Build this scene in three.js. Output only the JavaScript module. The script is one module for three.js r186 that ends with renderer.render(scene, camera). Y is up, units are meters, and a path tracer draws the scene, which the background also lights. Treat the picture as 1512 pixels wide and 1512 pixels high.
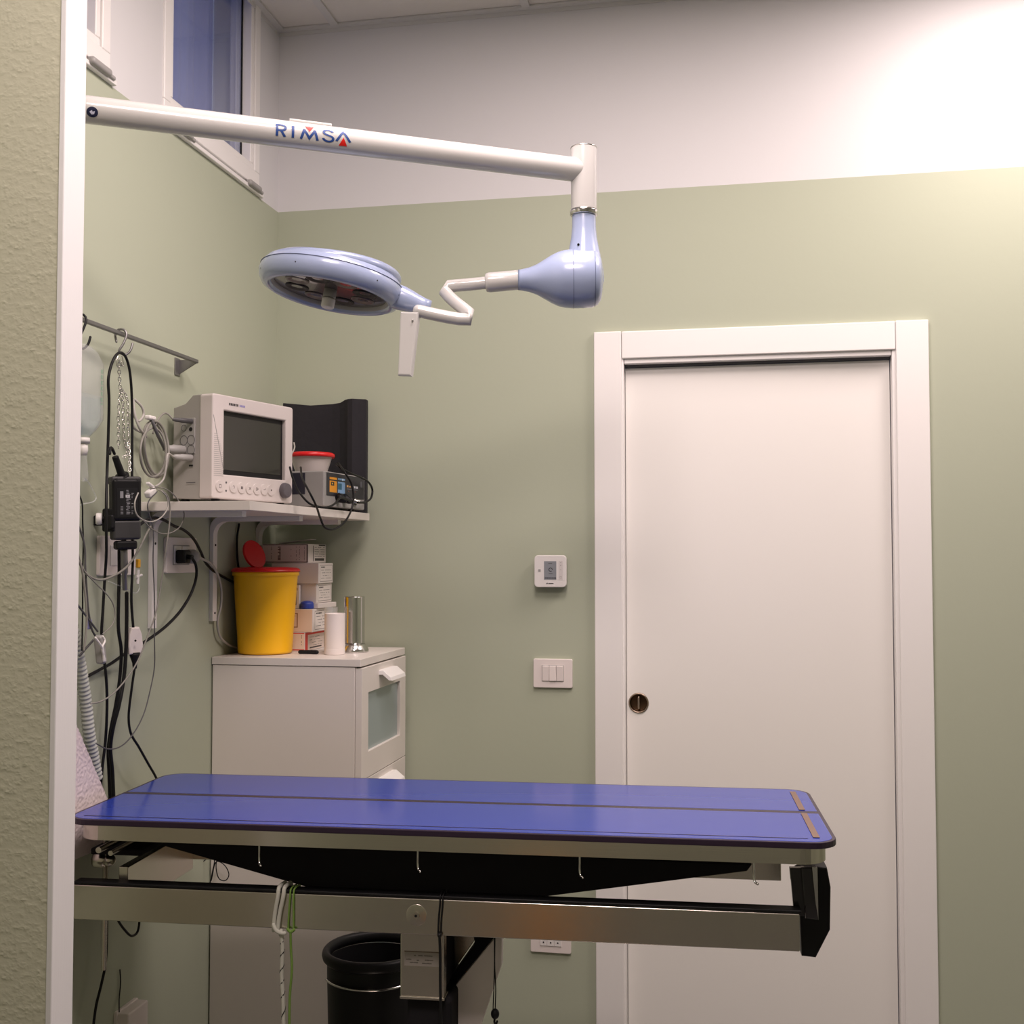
import * as THREE from 'three';
import { RoundedBoxGeometry } from 'three/addons/geometries/RoundedBoxGeometry.js';
import { mergeGeometries } from 'three/addons/utils/BufferGeometryUtils.js';
import { RectAreaLightUniformsLib } from 'three/addons/lights/RectAreaLightUniformsLib.js';
RectAreaLightUniformsLib.init();

// ---------------------------------------------------------------- camera, sky, lights, exposure
const scene = new THREE.Scene();
const F = 1700, CAM = new THREE.Vector3(1.366, 1.499, 3.283);          // focal length for a 1512 px frame
const camera = new THREE.PerspectiveCamera(2 * Math.atan(756 / F) * 180 / Math.PI, 1, 0.05, 60);
camera.position.copy(CAM);
camera.rotation.order = 'YXZ';
camera.rotation.set(2.33 * Math.PI / 180, 10.98 * Math.PI / 180, -0.03 * Math.PI / 180);
camera.updateMatrixWorld(true);
scene.background = new THREE.Color().setRGB(0.30, 0.36, 0.62);          // dusk outside the windows

const renderer = new THREE.WebGLRenderer({ antialias: true });
renderer.toneMapping = THREE.LinearToneMapping;
renderer.toneMappingExposure = 1.13;
renderer.shadowMap.enabled = true;

const LAMP = new THREE.Color().setRGB(1, 0.835, 0.805);
const ROOM = { x1: 4.1, z1: 4.9, h: 3.118 };
const PANELS = [[2.25, 0.62, 23], [1.07, 1.21, 20], [1.07, 2.39, 34]];     // the recessed ceiling panels: x, z, strength
for (const [x, z, k] of PANELS) {
  const l = new THREE.RectAreaLight(LAMP, k, 0.56, 0.56);
  l.position.set(x, ROOM.h - 0.012, z); l.rotation.x = -Math.PI / 2; l.castShadow = true;
  scene.add(l);
}

// ---------------------------------------------------------------- helpers
const V = (x, y, z) => new THREE.Vector3(x, y, z);
const dir = (u, v) => V((u - 756) / F, -(v - 756) / F, -1).applyMatrix4(new THREE.Matrix4().extractRotation(camera.matrixWorld));
const hit = (u, v, ax, val) => { const d = dir(u, v); return CAM.clone().addScaledVector(d, (val - CAM[ax]) / d[ax]); };
const onX = (u, v, a) => hit(u, v, 'x', a), onY = (u, v, a) => hit(u, v, 'y', a), onZ = (u, v, a) => hit(u, v, 'z', a);
let seed = 7;
const rnd = () => { seed = (seed * 1664525 + 1013904223) >>> 0; return seed / 4294967296; };
const taken = {};
const numbered = (n) => { const k = taken[n] = (taken[n] ?? -1) + 1; return k ? n + '_' + String(k).padStart(3, '0') : n; };
const C = (r, g, b) => new THREE.Color().setRGB(r, g, b);
const mat = (c, rough = 0.6, metal = 0, more = {}) => new THREE.MeshPhysicalMaterial({ color: Array.isArray(c) ? C(...c) : new THREE.Color(c), roughness: rough, metalness: metal, ...more });
function mesh(name, geo, m, parent) {
  const list = Array.isArray(geo) ? geo.map((g) => { const q = g.index ? g.toNonIndexed() : g; for (const k of Object.keys(q.attributes)) if (!['position', 'normal', 'uv'].includes(k)) q.deleteAttribute(k); return q; }) : null;
  const o = new THREE.Mesh(list ? (list.length > 1 ? mergeGeometries(list) : list[0]) : geo, m);
  o.name = parent ? name : numbered(name); o.castShadow = o.receiveShadow = true;
  (parent || scene).add(o);
  return o;
}
function thing(name, label, category, p = V(0, 0, 0), turn = 0, group) {
  const o = new THREE.Group(); o.name = numbered(name); o.position.copy(p); o.rotation.y = turn;
  o.userData = { label, category }; if (group) o.userData.group = group;
  scene.add(o); return o;
}
function tag(o, label, category, group) { Object.assign(o.userData, { label, category }); if (group) o.userData.group = group; return o; }
// a thing whose parts were written in room coordinates: move its origin to its base
function rebase(o) {
  o.updateMatrixWorld(true);
  const b = new THREE.Box3().setFromObject(o), c = b.getCenter(V()); c.y = b.min.y;
  if (o.isMesh) o.geometry.translate(-c.x, -c.y, -c.z); else for (const k of o.children) k.position.sub(c);
  o.position.add(c); return o;
}
function struct(name, geo, m, parent) { const o = mesh(name, geo, m, parent); if (!parent) { o.name = name; o.userData.kind = 'structure'; } return o; }
const bx = (x0, x1, y0, y1, z0, z1) => new THREE.BoxGeometry(x1 - x0, y1 - y0, z1 - z0).translate((x0 + x1) / 2, (y0 + y1) / 2, (z0 + z1) / 2);
const rb = (w, h, d, r = 0.004, s = 2) => new RoundedBoxGeometry(w, h, d, s, Math.min(r, w / 2.01, h / 2.01, d / 2.01));
const rbx = (x0, x1, y0, y1, z0, z1, r = 0.004, s = 2) => rb(x1 - x0, y1 - y0, z1 - z0, r, s).translate((x0 + x1) / 2, (y0 + y1) / 2, (z0 + z1) / 2);
function metreUV(geo) {               // uv in metres, by the way each face points
  const g = geo.index ? geo.toNonIndexed() : geo, p = g.attributes.position, n = g.attributes.normal, uv = new Float32Array(p.count * 2);
  for (let i = 0; i < p.count; i++) {
    const ax = Math.abs(n.getX(i)), ay = Math.abs(n.getY(i)), az = Math.abs(n.getZ(i));
    if (ay >= ax && ay >= az) { uv[2 * i] = p.getX(i); uv[2 * i + 1] = p.getZ(i); } else if (ax >= az) { uv[2 * i] = p.getZ(i); uv[2 * i + 1] = p.getY(i); } else { uv[2 * i] = p.getX(i); uv[2 * i + 1] = p.getY(i); }
  }
  g.setAttribute('uv', new THREE.BufferAttribute(uv, 2)); return g;
}
function tube(pts, r, closed = false, tension = 0.5, sides = 8) {
  const c = new THREE.CatmullRomCurve3(pts, closed, 'centripetal', tension), L = c.getLength();
  const g = new THREE.TubeGeometry(c, Math.max(8, Math.min(220, Math.round(L / Math.max(0.006, r * 1.6)))), r, sides, closed);
  if (closed) return [g];
  return [g, new THREE.SphereGeometry(r, 8, 6).translate(...pts[0]), new THREE.SphereGeometry(r, 8, 6).translate(...pts[pts.length - 1])];
}
const lathe = (pts, n = 48) => new THREE.LatheGeometry(pts.map(([r, y]) => new THREE.Vector2(r, y)), n);
function along(geo, a, b, t = 0) {        // a geometry made along +y from 0, set from a towards b
  const q = new THREE.Quaternion().setFromUnitVectors(V(0, 1, 0), b.clone().sub(a).normalize());
  return geo.applyMatrix4(new THREE.Matrix4().compose(a.clone().lerp(b, t), q, V(1, 1, 1)));
}
const rod = (a, b, r, n = 16) => along(new THREE.CylinderGeometry(r, r, a.distanceTo(b), n).translate(0, a.distanceTo(b) / 2, 0), a, b);
function extr(pts, depth, bevel = 0, holes = []) {
  const s = new THREE.Shape(pts.map(([x, y]) => new THREE.Vector2(x, y)));
  for (const h of holes) s.holes.push(new THREE.Path(h.map(([x, y]) => new THREE.Vector2(x, y))));
  return new THREE.ExtrudeGeometry(s, { depth, bevelEnabled: bevel > 0, bevelSize: bevel, bevelThickness: bevel, bevelSegments: 2, curveSegments: 8 });
}
function roundRect(w, h, r, n = 6) {
  const out = [];
  for (const [cx, cy, a0] of [[w / 2 - r, h / 2 - r, 0], [-w / 2 + r, h / 2 - r, 1], [-w / 2 + r, -h / 2 + r, 2], [w / 2 - r, -h / 2 + r, 3]])
    for (let i = 0; i <= n; i++) { const a = (a0 + i / n) * Math.PI / 2; out.push([cx + r * Math.cos(a), cy + r * Math.sin(a)]); }
  return out;
}
const circle = (r, n = 24, cx = 0, cy = 0) => [...Array(n)].map((_, i) => [cx + r * Math.cos(i / n * 2 * Math.PI), cy + r * Math.sin(i / n * 2 * Math.PI)]);
function canvasTex(w, h, draw) {
  const c = document.createElement('canvas'); c.width = w; c.height = h; draw(c.getContext('2d'), w, h);
  const t = new THREE.CanvasTexture(c); t.colorSpace = THREE.SRGBColorSpace; t.magFilter = THREE.LinearFilter; return t;
}
function noiseTex(n, cells, octaves, lo = 0, hi = 1, power = 1) {      // tiling value noise
  const f = new Float32Array(n * n); let amp = 1, tot = 0, k = cells;
  for (let o = 0; o < octaves; o++, amp *= 0.55, k *= 2) {
    const g = [...Array(k * k)].map(rnd); tot += amp;
    for (let y = 0; y < n; y++) for (let x = 0; x < n; x++) {
      const fx = x / n * k, fy = y / n * k, x0 = Math.floor(fx), y0 = Math.floor(fy); let a = fx - x0, b = fy - y0; a = a * a * (3 - 2 * a); b = b * b * (3 - 2 * b);
      const at = (i, j) => g[((j + y0) % k) * k + (i + x0) % k];
      f[y * n + x] += amp * ((at(0, 0) * (1 - a) + at(1, 0) * a) * (1 - b) + (at(0, 1) * (1 - a) + at(1, 1) * a) * b);
    }
  }
  const d = new Uint8Array(n * n * 4);
  for (let i = 0; i < n * n; i++) { const v = 255 * (lo + (hi - lo) * Math.pow(f[i] / tot, power)); d[4 * i] = d[4 * i + 1] = d[4 * i + 2] = v; d[4 * i + 3] = 255; }
  const t = new THREE.DataTexture(d, n, n); t.wrapS = t.wrapT = THREE.RepeatWrapping; t.magFilter = THREE.LinearFilter; t.needsUpdate = true; return t;
}
const fineNoise = noiseTex(512, 96, 3), stucco = noiseTex(512, 40, 3, 0, 1, 2), brushed = noiseTex(256, 16, 4);
brushed.repeat.set(0.6, 30);
stucco.repeat.set(2.6, 3.6);

// ---------------------------------------------------------------- materials
const M = {
  green: mat([0.43, 0.465, 0.355], 0.72, 0, { bumpMap: fineNoise, bumpScale: 0.00015 }),
  greenRough: mat([0.465, 0.462, 0.355], 0.75, 0, { bumpMap: stucco, bumpScale: 0.0011 }),
  wallWhite: mat([0.69, 0.685, 0.69], 0.75, 0, { bumpMap: fineNoise, bumpScale: 0.00015 }),
  tile: mat([0.74, 0.71, 0.66], 0.9, 0, { bumpMap: fineNoise, bumpScale: 0.0006 }),
  tbar: mat([0.66, 0.65, 0.63], 0.5),
  door: mat([0.87, 0.85, 0.81], 0.38),
  trim: mat([0.87, 0.85, 0.83], 0.35),
  floor: mat([0.12, 0.115, 0.11], 0.4),
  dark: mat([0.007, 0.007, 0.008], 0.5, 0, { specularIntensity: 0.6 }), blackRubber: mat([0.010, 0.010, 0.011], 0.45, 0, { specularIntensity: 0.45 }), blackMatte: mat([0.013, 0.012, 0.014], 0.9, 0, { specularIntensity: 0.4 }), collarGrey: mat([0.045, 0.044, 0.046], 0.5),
  foam: mat([0.018, 0.017, 0.021], 0.95, 0, { bumpMap: fineNoise, bumpScale: 0.001 }),
  bronze: mat([0.10, 0.055, 0.03], 0.35, 0.9),
  steel: mat([0.64, 0.60, 0.53], 0.22, 1, { bumpMap: brushed, bumpScale: 0.00002 }),
  blackGloss: mat([0.02, 0.018, 0.02], 0.16, 0, { clearcoat: 0.6 }),
  chrome: mat([0.66, 0.65, 0.63], 0.16, 1),
  galv: mat([0.24, 0.235, 0.235], 0.42, 0.8),
  blueTop: mat([0.030, 0.055, 0.34], 0.16, 0, { specularIntensity: 0.6 }),
  rubberRim: mat([0.022, 0.010, 0.028], 0.35),
  glue: mat([0.20, 0.13, 0.10], 0.6),
  armWhite: mat([0.61, 0.60, 0.585], 0.2, 0, { clearcoat: 0.6, clearcoatRoughness: 0.06 }),
  lampBlue: mat([0.37, 0.44, 0.64], 0.25, 0, { clearcoat: 0.6, clearcoatRoughness: 0.1 }),
  seam: mat([0.10, 0.12, 0.22], 0.5),
  lens: mat([0.075, 0.062, 0.058], 0.18, 0, { clearcoat: 0.4 }),
  reflector: mat([0.11, 0.095, 0.09], 0.3, 0.6),
  plasticWhite: mat([0.80, 0.77, 0.75], 0.38), plasticPink: mat([0.80, 0.73, 0.70], 0.4),
  plasticGrey: mat([0.34, 0.33, 0.32], 0.45), plasticMid: mat([0.085, 0.083, 0.088], 0.45),
  cableGrey: mat([0.25, 0.24, 0.215], 0.5), cableWhite: mat([0.44, 0.42, 0.39], 0.5),
  cabinet: mat([0.74, 0.69, 0.64], 0.4),
  frosted: mat([0.30, 0.37, 0.37], 0.32, 0, { clearcoat: 0.5, clearcoatRoughness: 0.35 }),
  yellow: mat([0.93, 0.50, 0.005], 0.36), red: mat([0.66, 0.008, 0.012], 0.32),
  card: mat([0.78, 0.72, 0.69], 0.7), towel: mat([0.72, 0.64, 0.66], 0.95),
  clearPlastic: mat([0.93, 0.94, 0.94], 0.18, 0, { transmission: 0.82, thickness: 0, ior: 1.4 }),
  fluid: mat([0.80, 0.86, 0.86], 0.1, 0, { transmission: 0.75, thickness: 0, ior: 1.33 }),
  hose: mat([0.56, 0.58, 0.53], 0.45),
  glass: mat([0.93, 0.95, 0.97], 0.03, 0, { transmission: 1, thickness: 0, ior: 1.5 }),
  curtain: mat([0.46, 0.47, 0.68], 0.9, 0, { transmission: 0.35, thickness: 0 }),
  purple: mat([0.22, 0.21, 0.42], 0.45), amber: mat([0.75, 0.38, 0.02], 0.4), skyBlue: mat([0.25, 0.45, 0.70], 0.4),
  blueCap: mat([0.03, 0.06, 0.36], 0.4), greenCord: mat([0.16, 0.28, 0.05], 0.8), paleCord: mat([0.55, 0.55, 0.48], 0.8),
};

// ---------------------------------------------------------------- the room
const { x1: RX, z1: RZ, h: RH } = ROOM, YP = 2.559;
struct('floor', bx(-0.2, RX + 0.1, -0.1, 0, -0.12, RZ + 0.1), M.floor);
const D = { x0: 1.048, x1: 1.803, top: 2.075 };                         // the doorway
const back = struct('wall_back', [bx(-0.2, D.x0, 0, YP, -0.12, 0), bx(D.x1, RX + 0.1, 0, YP, -0.12, 0), bx(D.x0, D.x1, D.top, YP, -0.12, 0)].map(metreUV), M.green);
struct('white_band', [metreUV(bx(-0.2, RX + 0.1, YP, RH + 0.05, -0.12, 0))], M.wallWhite, back);
const W1 = { z0: 0.165, z1: 0.715 }, W2 = { z0: 0.985, z1: 1.535 }, WB = 2.585;   // the window openings in the left wall
const left = struct('wall_left', [bx(-0.2, 0, 0, YP, 0, RZ)].map(metreUV), M.green);
struct('white_band', [bx(-0.2, 0, YP, WB, 0, RZ), bx(-0.2, 0, WB, RH + 0.05, 0, W1.z0), bx(-0.2, 0, WB, RH + 0.05, W1.z1, W2.z0), bx(-0.2, 0, WB, RH + 0.05, W2.z1, RZ)].map(metreUV), M.wallWhite, left);
const right = struct('wall_right', [metreUV(bx(RX, RX + 0.1, 0, YP, 0, RZ))], M.green);
struct('white_band', [metreUV(bx(RX, RX + 0.1, YP, RH + 0.05, 0, RZ))], M.wallWhite, right);
const front = struct('wall_front', [metreUV(bx(-0.2, RX + 0.1, 0, YP, RZ, RZ + 0.1))], M.green);
struct('white_band', [metreUV(bx(-0.2, RX + 0.1, YP, RH + 0.05, RZ, RZ + 0.1))], M.wallWhite, front);
const PX = 0.357, PZ = 1.70, PB = 1.645;
struct('wall_partition', [metreUV(bx(0, PX - 0.006, 0, RH, PB + 0.002, PZ))], M.greenRough);
struct('trim_1', rbx(PX - 0.007, PX + 0.003, 0, RH - 0.004, PB, PZ + 0.003, 0.002), M.wallWhite);

// suspended ceiling: plaster slab, tiles, tee bars, wall angle, light panels
const ceil = struct('ceiling', bx(-0.2, RX + 0.1, RH + 0.05, RH + 0.15, -0.12, RZ + 0.1), M.wallWhite);
const gx = [0], gz = [0];
for (let x = 0.185; x < RX - 0.02; x += 0.59) gx.push(x); gx.push(RX);
for (let z = 0.325; z < RZ - 0.02; z += 0.59) gz.push(z); gz.push(RZ);
const tileGeo = {};
for (let i = 0; i + 1 < gx.length; i++) for (let j = 0; j + 1 < gz.length; j++) {
  const w = gx[i + 1] - gx[i], d = gz[j + 1] - gz[j], cx = (gx[i] + gx[i + 1]) / 2, cz = (gz[j] + gz[j + 1]) / 2;
  if (PANELS.some(([x, z]) => Math.abs(x - cx) < 0.29 && Math.abs(z - cz) < 0.29)) continue;
  const key = w.toFixed(3) + d.toFixed(3); tileGeo[key] ??= metreUV(rb(w - 0.008, 0.014, d - 0.008, 0.002, 1));
  const t = struct('tile', tileGeo[key], M.tile, ceil); t.position.set(cx, RH + 0.012, cz);
}
for (const x of gx.slice(1, -1)) struct('tee_bar', bx(x - 0.012, x + 0.012, RH - 0.002, RH + 0.006, 0.0225, RZ), M.tbar, ceil);
for (const z of gz.slice(1, -1)) struct('tee_bar', bx(0.0225, RX, RH - 0.0015, RH + 0.005, z - 0.012, z + 0.012), M.tbar, ceil);
struct('wall_angle', [bx(0, RX, RH - 0.002, RH + 0.004, 0, 0.022), bx(0, RX, RH - 0.014, RH + 0.004, 0, 0.003)], M.tbar, ceil);
struct('wall_angle', [bx(0, 0.022, RH - 0.002, RH + 0.004, 0.0222, RZ), bx(0, 0.003, RH - 0.014, RH + 0.004, 0.0222, RZ)], M.tbar, ceil);
const glow = new THREE.MeshStandardMaterial({ color: 0x444444, emissive: LAMP, emissiveIntensity: 2.5, roughness: 0.6 });
const places = ['to the right of the door near the back wall', 'above the blue table', 'in the open room in front of the partition'];
PANELS.forEach(([x, z], i) => {
  const p = thing('ceiling_light', 'square ceiling light panel ' + places[i], 'light', V(x, RH, z));
  mesh('frame', [bx(-0.29, 0.29, -0.004, 0.012, -0.29, -0.275), bx(-0.29, 0.29, -0.004, 0.012, 0.275, 0.29), bx(-0.29, -0.275, -0.004, 0.012, -0.275, 0.275), bx(0.275, 0.29, -0.004, 0.012, -0.275, 0.275)], M.tbar, p);
  mesh('diffuser', bx(-0.275, 0.275, 0.002, 0.010, -0.275, 0.275), glow, p);
});

// sliding door with its casing
{
  const d = thing('door_1', 'white flush sliding door with flat casing and round bronze pull', 'door', V(0, 0, 0)); d.name = 'door_1'; delete d.userData.category; delete d.userData.label; d.userData.kind = 'structure';
  const o0 = 0.971, o1 = 1.887, top = 2.15;
  mesh('casing_post', rbx(o0, D.x0 + 0.002, 0, top, -0.002, 0.014, 0.003), M.trim, d);
  mesh('casing_post', rbx(D.x1 - 0.002, o1, 0, top, -0.002, 0.014, 0.003), M.trim, d);
  mesh('casing_head', rbx(D.x0 + 0.003, D.x1 - 0.003, D.top - 0.004, top - 0.0006, -0.002, 0.0125, 0.003), M.trim, d);
  mesh('jamb', rbx(D.x0 - 0.001, D.x0 + 0.008, 0, D.top, -0.118, 0.006, 0.002), M.trim, d);
  mesh('jamb', rbx(D.x1 - 0.012, D.x1 + 0.001, 0, D.top, -0.118, 0.006, 0.002), M.trim, d);
  mesh('head_jamb', rbx(D.x0 + 0.009, D.x1 - 0.013, D.top - 0.018, D.top + 0.001, -0.118, 0.004, 0.002), M.trim, d);
  mesh('track', bx(D.x0 + 0.01, D.x1 - 0.014, D.top - 0.024, D.top - 0.018, -0.06, -0.02), M.plasticMid, d);
  const c = onZ(943, 1038, -0.03);
  const leafPts = [[D.x0 + 0.0095, 0.006], [D.x1 - 0.0145, 0.006], [D.x1 - 0.0145, D.top - 0.026], [D.x0 + 0.0095, D.top - 0.026]];
  const leaf = mesh('leaf', [extr(leafPts, 0.04, 0, [circle(0.0275, 32, c.x, c.y)]).translate(0, 0, -0.07), bx(D.x0 + 0.0095, D.x1 - 0.0145, 0.006, D.top - 0.026, -0.085, -0.07)], M.door, d);
  const pull = mesh('pull', along(lathe([[0.0, -0.014], [0.022, -0.014], [0.0245, -0.008], [0.0245, 0], [0.0268, 0.0022], [0.0285, 0.002], [0.029, 0.0004]], 40), V(c.x, c.y, -0.03), V(c.x, c.y, 0)), M.bronze, leaf);
  pull.userData.label = 'round bronze recessed pull';
  mesh('pull_ring', new THREE.TorusGeometry(0.0265, 0.0022, 8, 40).translate(c.x, c.y, -0.0285), mat([0.42, 0.33, 0.25], 0.3, 1), leaf);
  mesh('thumb_turn', rbx(c.x - 0.003, c.x + 0.003, c.y - 0.018, c.y + 0.018, -0.044, -0.031, 0.002), mat([0.55, 0.45, 0.36], 0.3, 1), leaf);
}

// windows: hinged sashes above the paint line
const foldedSheet = (z0, z1, y0, y1, x, amp) => {
  const g = new THREE.PlaneGeometry(z1 - z0, y1 - y0, 90, 6).rotateY(Math.PI / 2).translate(x, (y0 + y1) / 2, (z0 + z1) / 2), p = g.attributes.position;
  for (let i = 0; i < p.count; i++) { const z = p.getZ(i); p.setX(i, x + amp * (Math.sin(z * 58) + 0.6 * Math.sin(z * 97 + 1.3) + 0.35 * Math.sin(z * 170 + p.getY(i)))); }
  g.computeVertexNormals(); return g;
};
[W1, W2].forEach((w, i) => {
  const g = new THREE.Group(); g.name = 'window_' + (i + 1); g.userData.kind = 'structure'; scene.add(g);
  const { z0, z1 } = w, y0 = WB, y1 = RH + 0.05, fw = 0.034;
  mesh('frame', [rbx(-0.075, 0.006, y0 - 0.004, y0 + 0.04, z0 - 0.012, z1 + 0.012, 0.003), rbx(-0.075, 0.006, y0 + 0.04, y1, z0 - 0.012, z0 + 0.022, 0.003), rbx(-0.075, 0.006, y0 + 0.04, y1, z1 - 0.022, z1 + 0.012, 0.003)], M.trim, g);
  mesh('sash', [rbx(-0.05, 0.001, y0 + 0.041, y0 + 0.04 + 0.02, z0 + 0.023, z1 - 0.023, 0.003), rbx(-0.05, 0.001, y0 + 0.06, y1, z0 + 0.023, z0 + 0.023 + fw * 0.55, 0.003), rbx(-0.05, 0.001, y0 + 0.06, y1, z1 - 0.023 - fw * 0.55, z1 - 0.023, 0.003)], M.trim, g);
  mesh('pane', bx(-0.034, -0.030, y0 + 0.055, y1, z0 + 0.035, z1 - 0.035), M.glass, g);
  const ga = mesh('gasket', [bx(-0.030, -0.026, y0 + 0.06, y0 + 0.066, z0 + 0.04, z1 - 0.04), bx(-0.030, -0.026, y0 + 0.06, y1, z0 + 0.04, z0 + 0.046), bx(-0.030, -0.026, y0 + 0.06, y1, z1 - 0.046, z1 - 0.04)], M.dark, g);
  ga.userData.label = 'black glazing gasket';
  for (const z of [z0 + 0.045, z1 - 0.075]) mesh('hinge', [rbx(0.004, 0.024, y0 - 0.022, y0 - 0.004, z - 0.04, z + 0.04, 0.008, 3), rbx(0.004, 0.018, y0 - 0.02, y0 - 0.010, z - 0.062, z - 0.03, 0.004)], M.plasticGrey, g);
  mesh('sill_bead', rbx(0, 0.012, y0 - 0.026, y0 - 0.014, z0 - 0.03, z1 + 0.03, 0.003), M.trim, g);
  tag(mesh('curtain', foldedSheet(z0 + 0.002, z1 - 0.002, y0 + 0.01, y1, -0.13, 0.011), M.curtain), i ? 'blue-grey curtain behind the window glass beside the partition' : 'blue-grey folded curtain behind the window glass by the room corner', 'curtain');
});

// ---------------------------------------------------------------- surgical lamp on its wall arm
{
  const g = thing('surgical_lamp', 'white and lavender surgical lamp on a long jointed wall arm over the blue table', 'lamp');
  const S = 2.42 / F;                                                    // metres per pixel at the lamp
  const zr = 0.88, pR = onZ(862, 252, zr), pL = onZ(122, 158, 1.39); pL.y = pR.y;
  const ax = pR.clone().sub(pL).normalize(), wall = pL.clone().addScaledVector(ax, -(pL.x - 0.055) / ax.x);
  const R = 0.0252;
  mesh('wall_plate', rbx(0, 0.016, pR.y - 0.16, pR.y + 0.16, wall.z - 0.06, wall.z + 0.06, 0.006), M.armWhite, g);
  mesh('wall_pivot', [rod(V(wall.x, pR.y - 0.07, wall.z), V(wall.x, pR.y + 0.07, wall.z), 0.036, 32), rbx(0.014, 0.05, pR.y - 0.05, pR.y + 0.05, wall.z - 0.03, wall.z + 0.03, 0.006)], M.armWhite, g);
  const arm = mesh('arm', rod(wall, pR, R, 40), M.armWhite, g);
  // printing on the front of the tube: curved patches that hug it
  const side = V(0, 1, 0).cross(ax).normalize();                        // which horizontal way the tube's front faces
  if (side.dot(CAM.clone().sub(pR)) < 0) side.negate();
  const patch = (s0, s1, a0, a1, r) => {
    const pos = [], uv = [], nor = [], idx = [], n = 20;
    for (let i = 0; i <= n; i++) for (let j = 0; j <= 1; j++) {
      const a = a0 + (a1 - a0) * i / n, s = s0 + (s1 - s0) * j, d = side.clone().multiplyScalar(Math.cos(a)).addScaledVector(V(0, 1, 0), Math.sin(a));
      const p = pL.clone().addScaledVector(ax, s).addScaledVector(d, r); pos.push(...p); nor.push(...d); uv.push(j, i / n);
      if (i < n && !j) { const k = 2 * i; idx.push(k, k + 1, k + 2, k + 1, k + 3, k + 2); }
    }
    const q = new THREE.BufferGeometry(); q.setAttribute('position', new THREE.Float32BufferAttribute(pos, 3)); q.setAttribute('normal', new THREE.Float32BufferAttribute(nor, 3)); q.setAttribute('uv', new THREE.Float32BufferAttribute(uv, 2)); q.setIndex(idx); return q;
  };
  const sAt = (u, v) => { let lo = 0, hi = 1.2; for (let i = 0; i < 40; i++) { const m = (lo + hi) / 2, p = pL.clone().addScaledVector(ax, m).project(camera); ((p.x + 1) * 756 < u) ? lo = m : hi = m; } return (lo + hi) / 2; };
  const print = (tex) => new THREE.MeshStandardMaterial({ map: tex, transparent: true, alphaTest: 0.5, roughness: 0.4 });
  const word = canvasTex(1024, 360, (c) => {
    c.clearRect(0, 0, 1024, 360); c.strokeStyle = '#2a4a8c'; c.lineWidth = 34; c.lineCap = 'butt'; c.lineJoin = 'miter';
    const ln = (...p) => { c.beginPath(); p.forEach(([x, y], i) => i ? c.lineTo(x, y) : c.moveTo(x, y)); c.stroke(); };
    c.beginPath(); c.moveTo(30, 300); c.lineTo(30, 75); c.lineTo(85, 75); c.arc(85, 130, 55, -Math.PI / 2, Math.PI / 2); c.lineTo(45, 185); c.stroke(); ln([80, 185], [135, 300]);
    ln([238, 62], [238, 300]);
    ln([345, 300], [388, 105]); ln([380, 105], [455, 270], [530, 105]); ln([522, 105], [565, 300]);
    c.fillStyle = '#e2231a'; c.beginPath(); c.moveTo(395, 30); c.lineTo(515, 30); c.lineTo(455, 150); c.fill();
    c.beginPath(); c.moveTo(762, 105); c.bezierCurveTo(740, 42, 640, 50, 645, 120); c.bezierCurveTo(650, 180, 775, 165, 770, 235); c.bezierCurveTo(765, 308, 660, 305, 636, 235); c.stroke();
    ln([815, 260], [905, 60], [1000, 260]);
    c.beginPath(); c.moveTo(850, 345); c.lineTo(965, 345); c.lineTo(908, 175); c.fill();
  });
  const s0 = sAt(403), s1 = sAt(516), mid = -0.10;
  mesh('lettering', patch(s0, s1, mid - 0.68, mid + 0.68, R + 0.0006), print(word), arm).userData.label = 'blue RIMSA lettering with two red triangles';
  const badge = canvasTex(128, 128, (c) => { c.clearRect(0, 0, 128, 128); c.fillStyle = '#141a3c'; c.beginPath(); c.arc(64, 64, 60, 0, 7); c.fill(); c.fillStyle = '#c9cbe0'; c.beginPath(); c.moveTo(34, 62); c.lineTo(60, 40); c.lineTo(66, 58); c.lineTo(92, 50); c.lineTo(84, 84); c.lineTo(56, 92); c.fill(); });
  mesh('badge', patch(sAt(127.5), sAt(145.5), -0.48 - 0.40, -0.48 + 0.40, R + 0.0006), print(badge), arm).userData.label = 'round dark blue badge';
  const ticks = canvasTex(32, 128, (c) => { c.clearRect(0, 0, 32, 128); c.fillStyle = '#1d1d1d'; for (const y of [6, 52, 84, 112]) c.fillRect(2, y, 24, 8); });
  mesh('printed_ticks', patch(sAt(118.5), sAt(122.5), -0.8, 0.5, R + 0.0006), print(ticks), arm);
  {
    const m = new THREE.Matrix4().makeBasis(ax, V(0, 1, 0), ax.clone().cross(V(0, 1, 0))).setPosition(pL.clone().addScaledVector(ax, sAt(457)).add(V(0, R - 0.0005, 0)));
    mesh('cover_strip', rb(sAt(489) - sAt(426), 0.006, 0.026, 0.002).applyMatrix4(m), M.armWhite, arm);
  }
  // vertical end tube with its chrome ring
  const yT = onZ(862, 219, zr).y, yB = onZ(862, 312, zr).y, cyl = (r, y) => [r, y];
  mesh('end_tube', lathe([cyl(0, yT), cyl(0.026, yT), cyl(0.0277, yT - 0.0015), cyl(0.0277, yB), cyl(0.02, yB)], 48).translate(pR.x, 0, pR.z), M.armWhite, g);
  mesh('top_ring', new THREE.TorusGeometry(0.0272, 0.0012, 8, 48).rotateX(Math.PI / 2).translate(pR.x, yT, pR.z), M.chrome, g);
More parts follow.
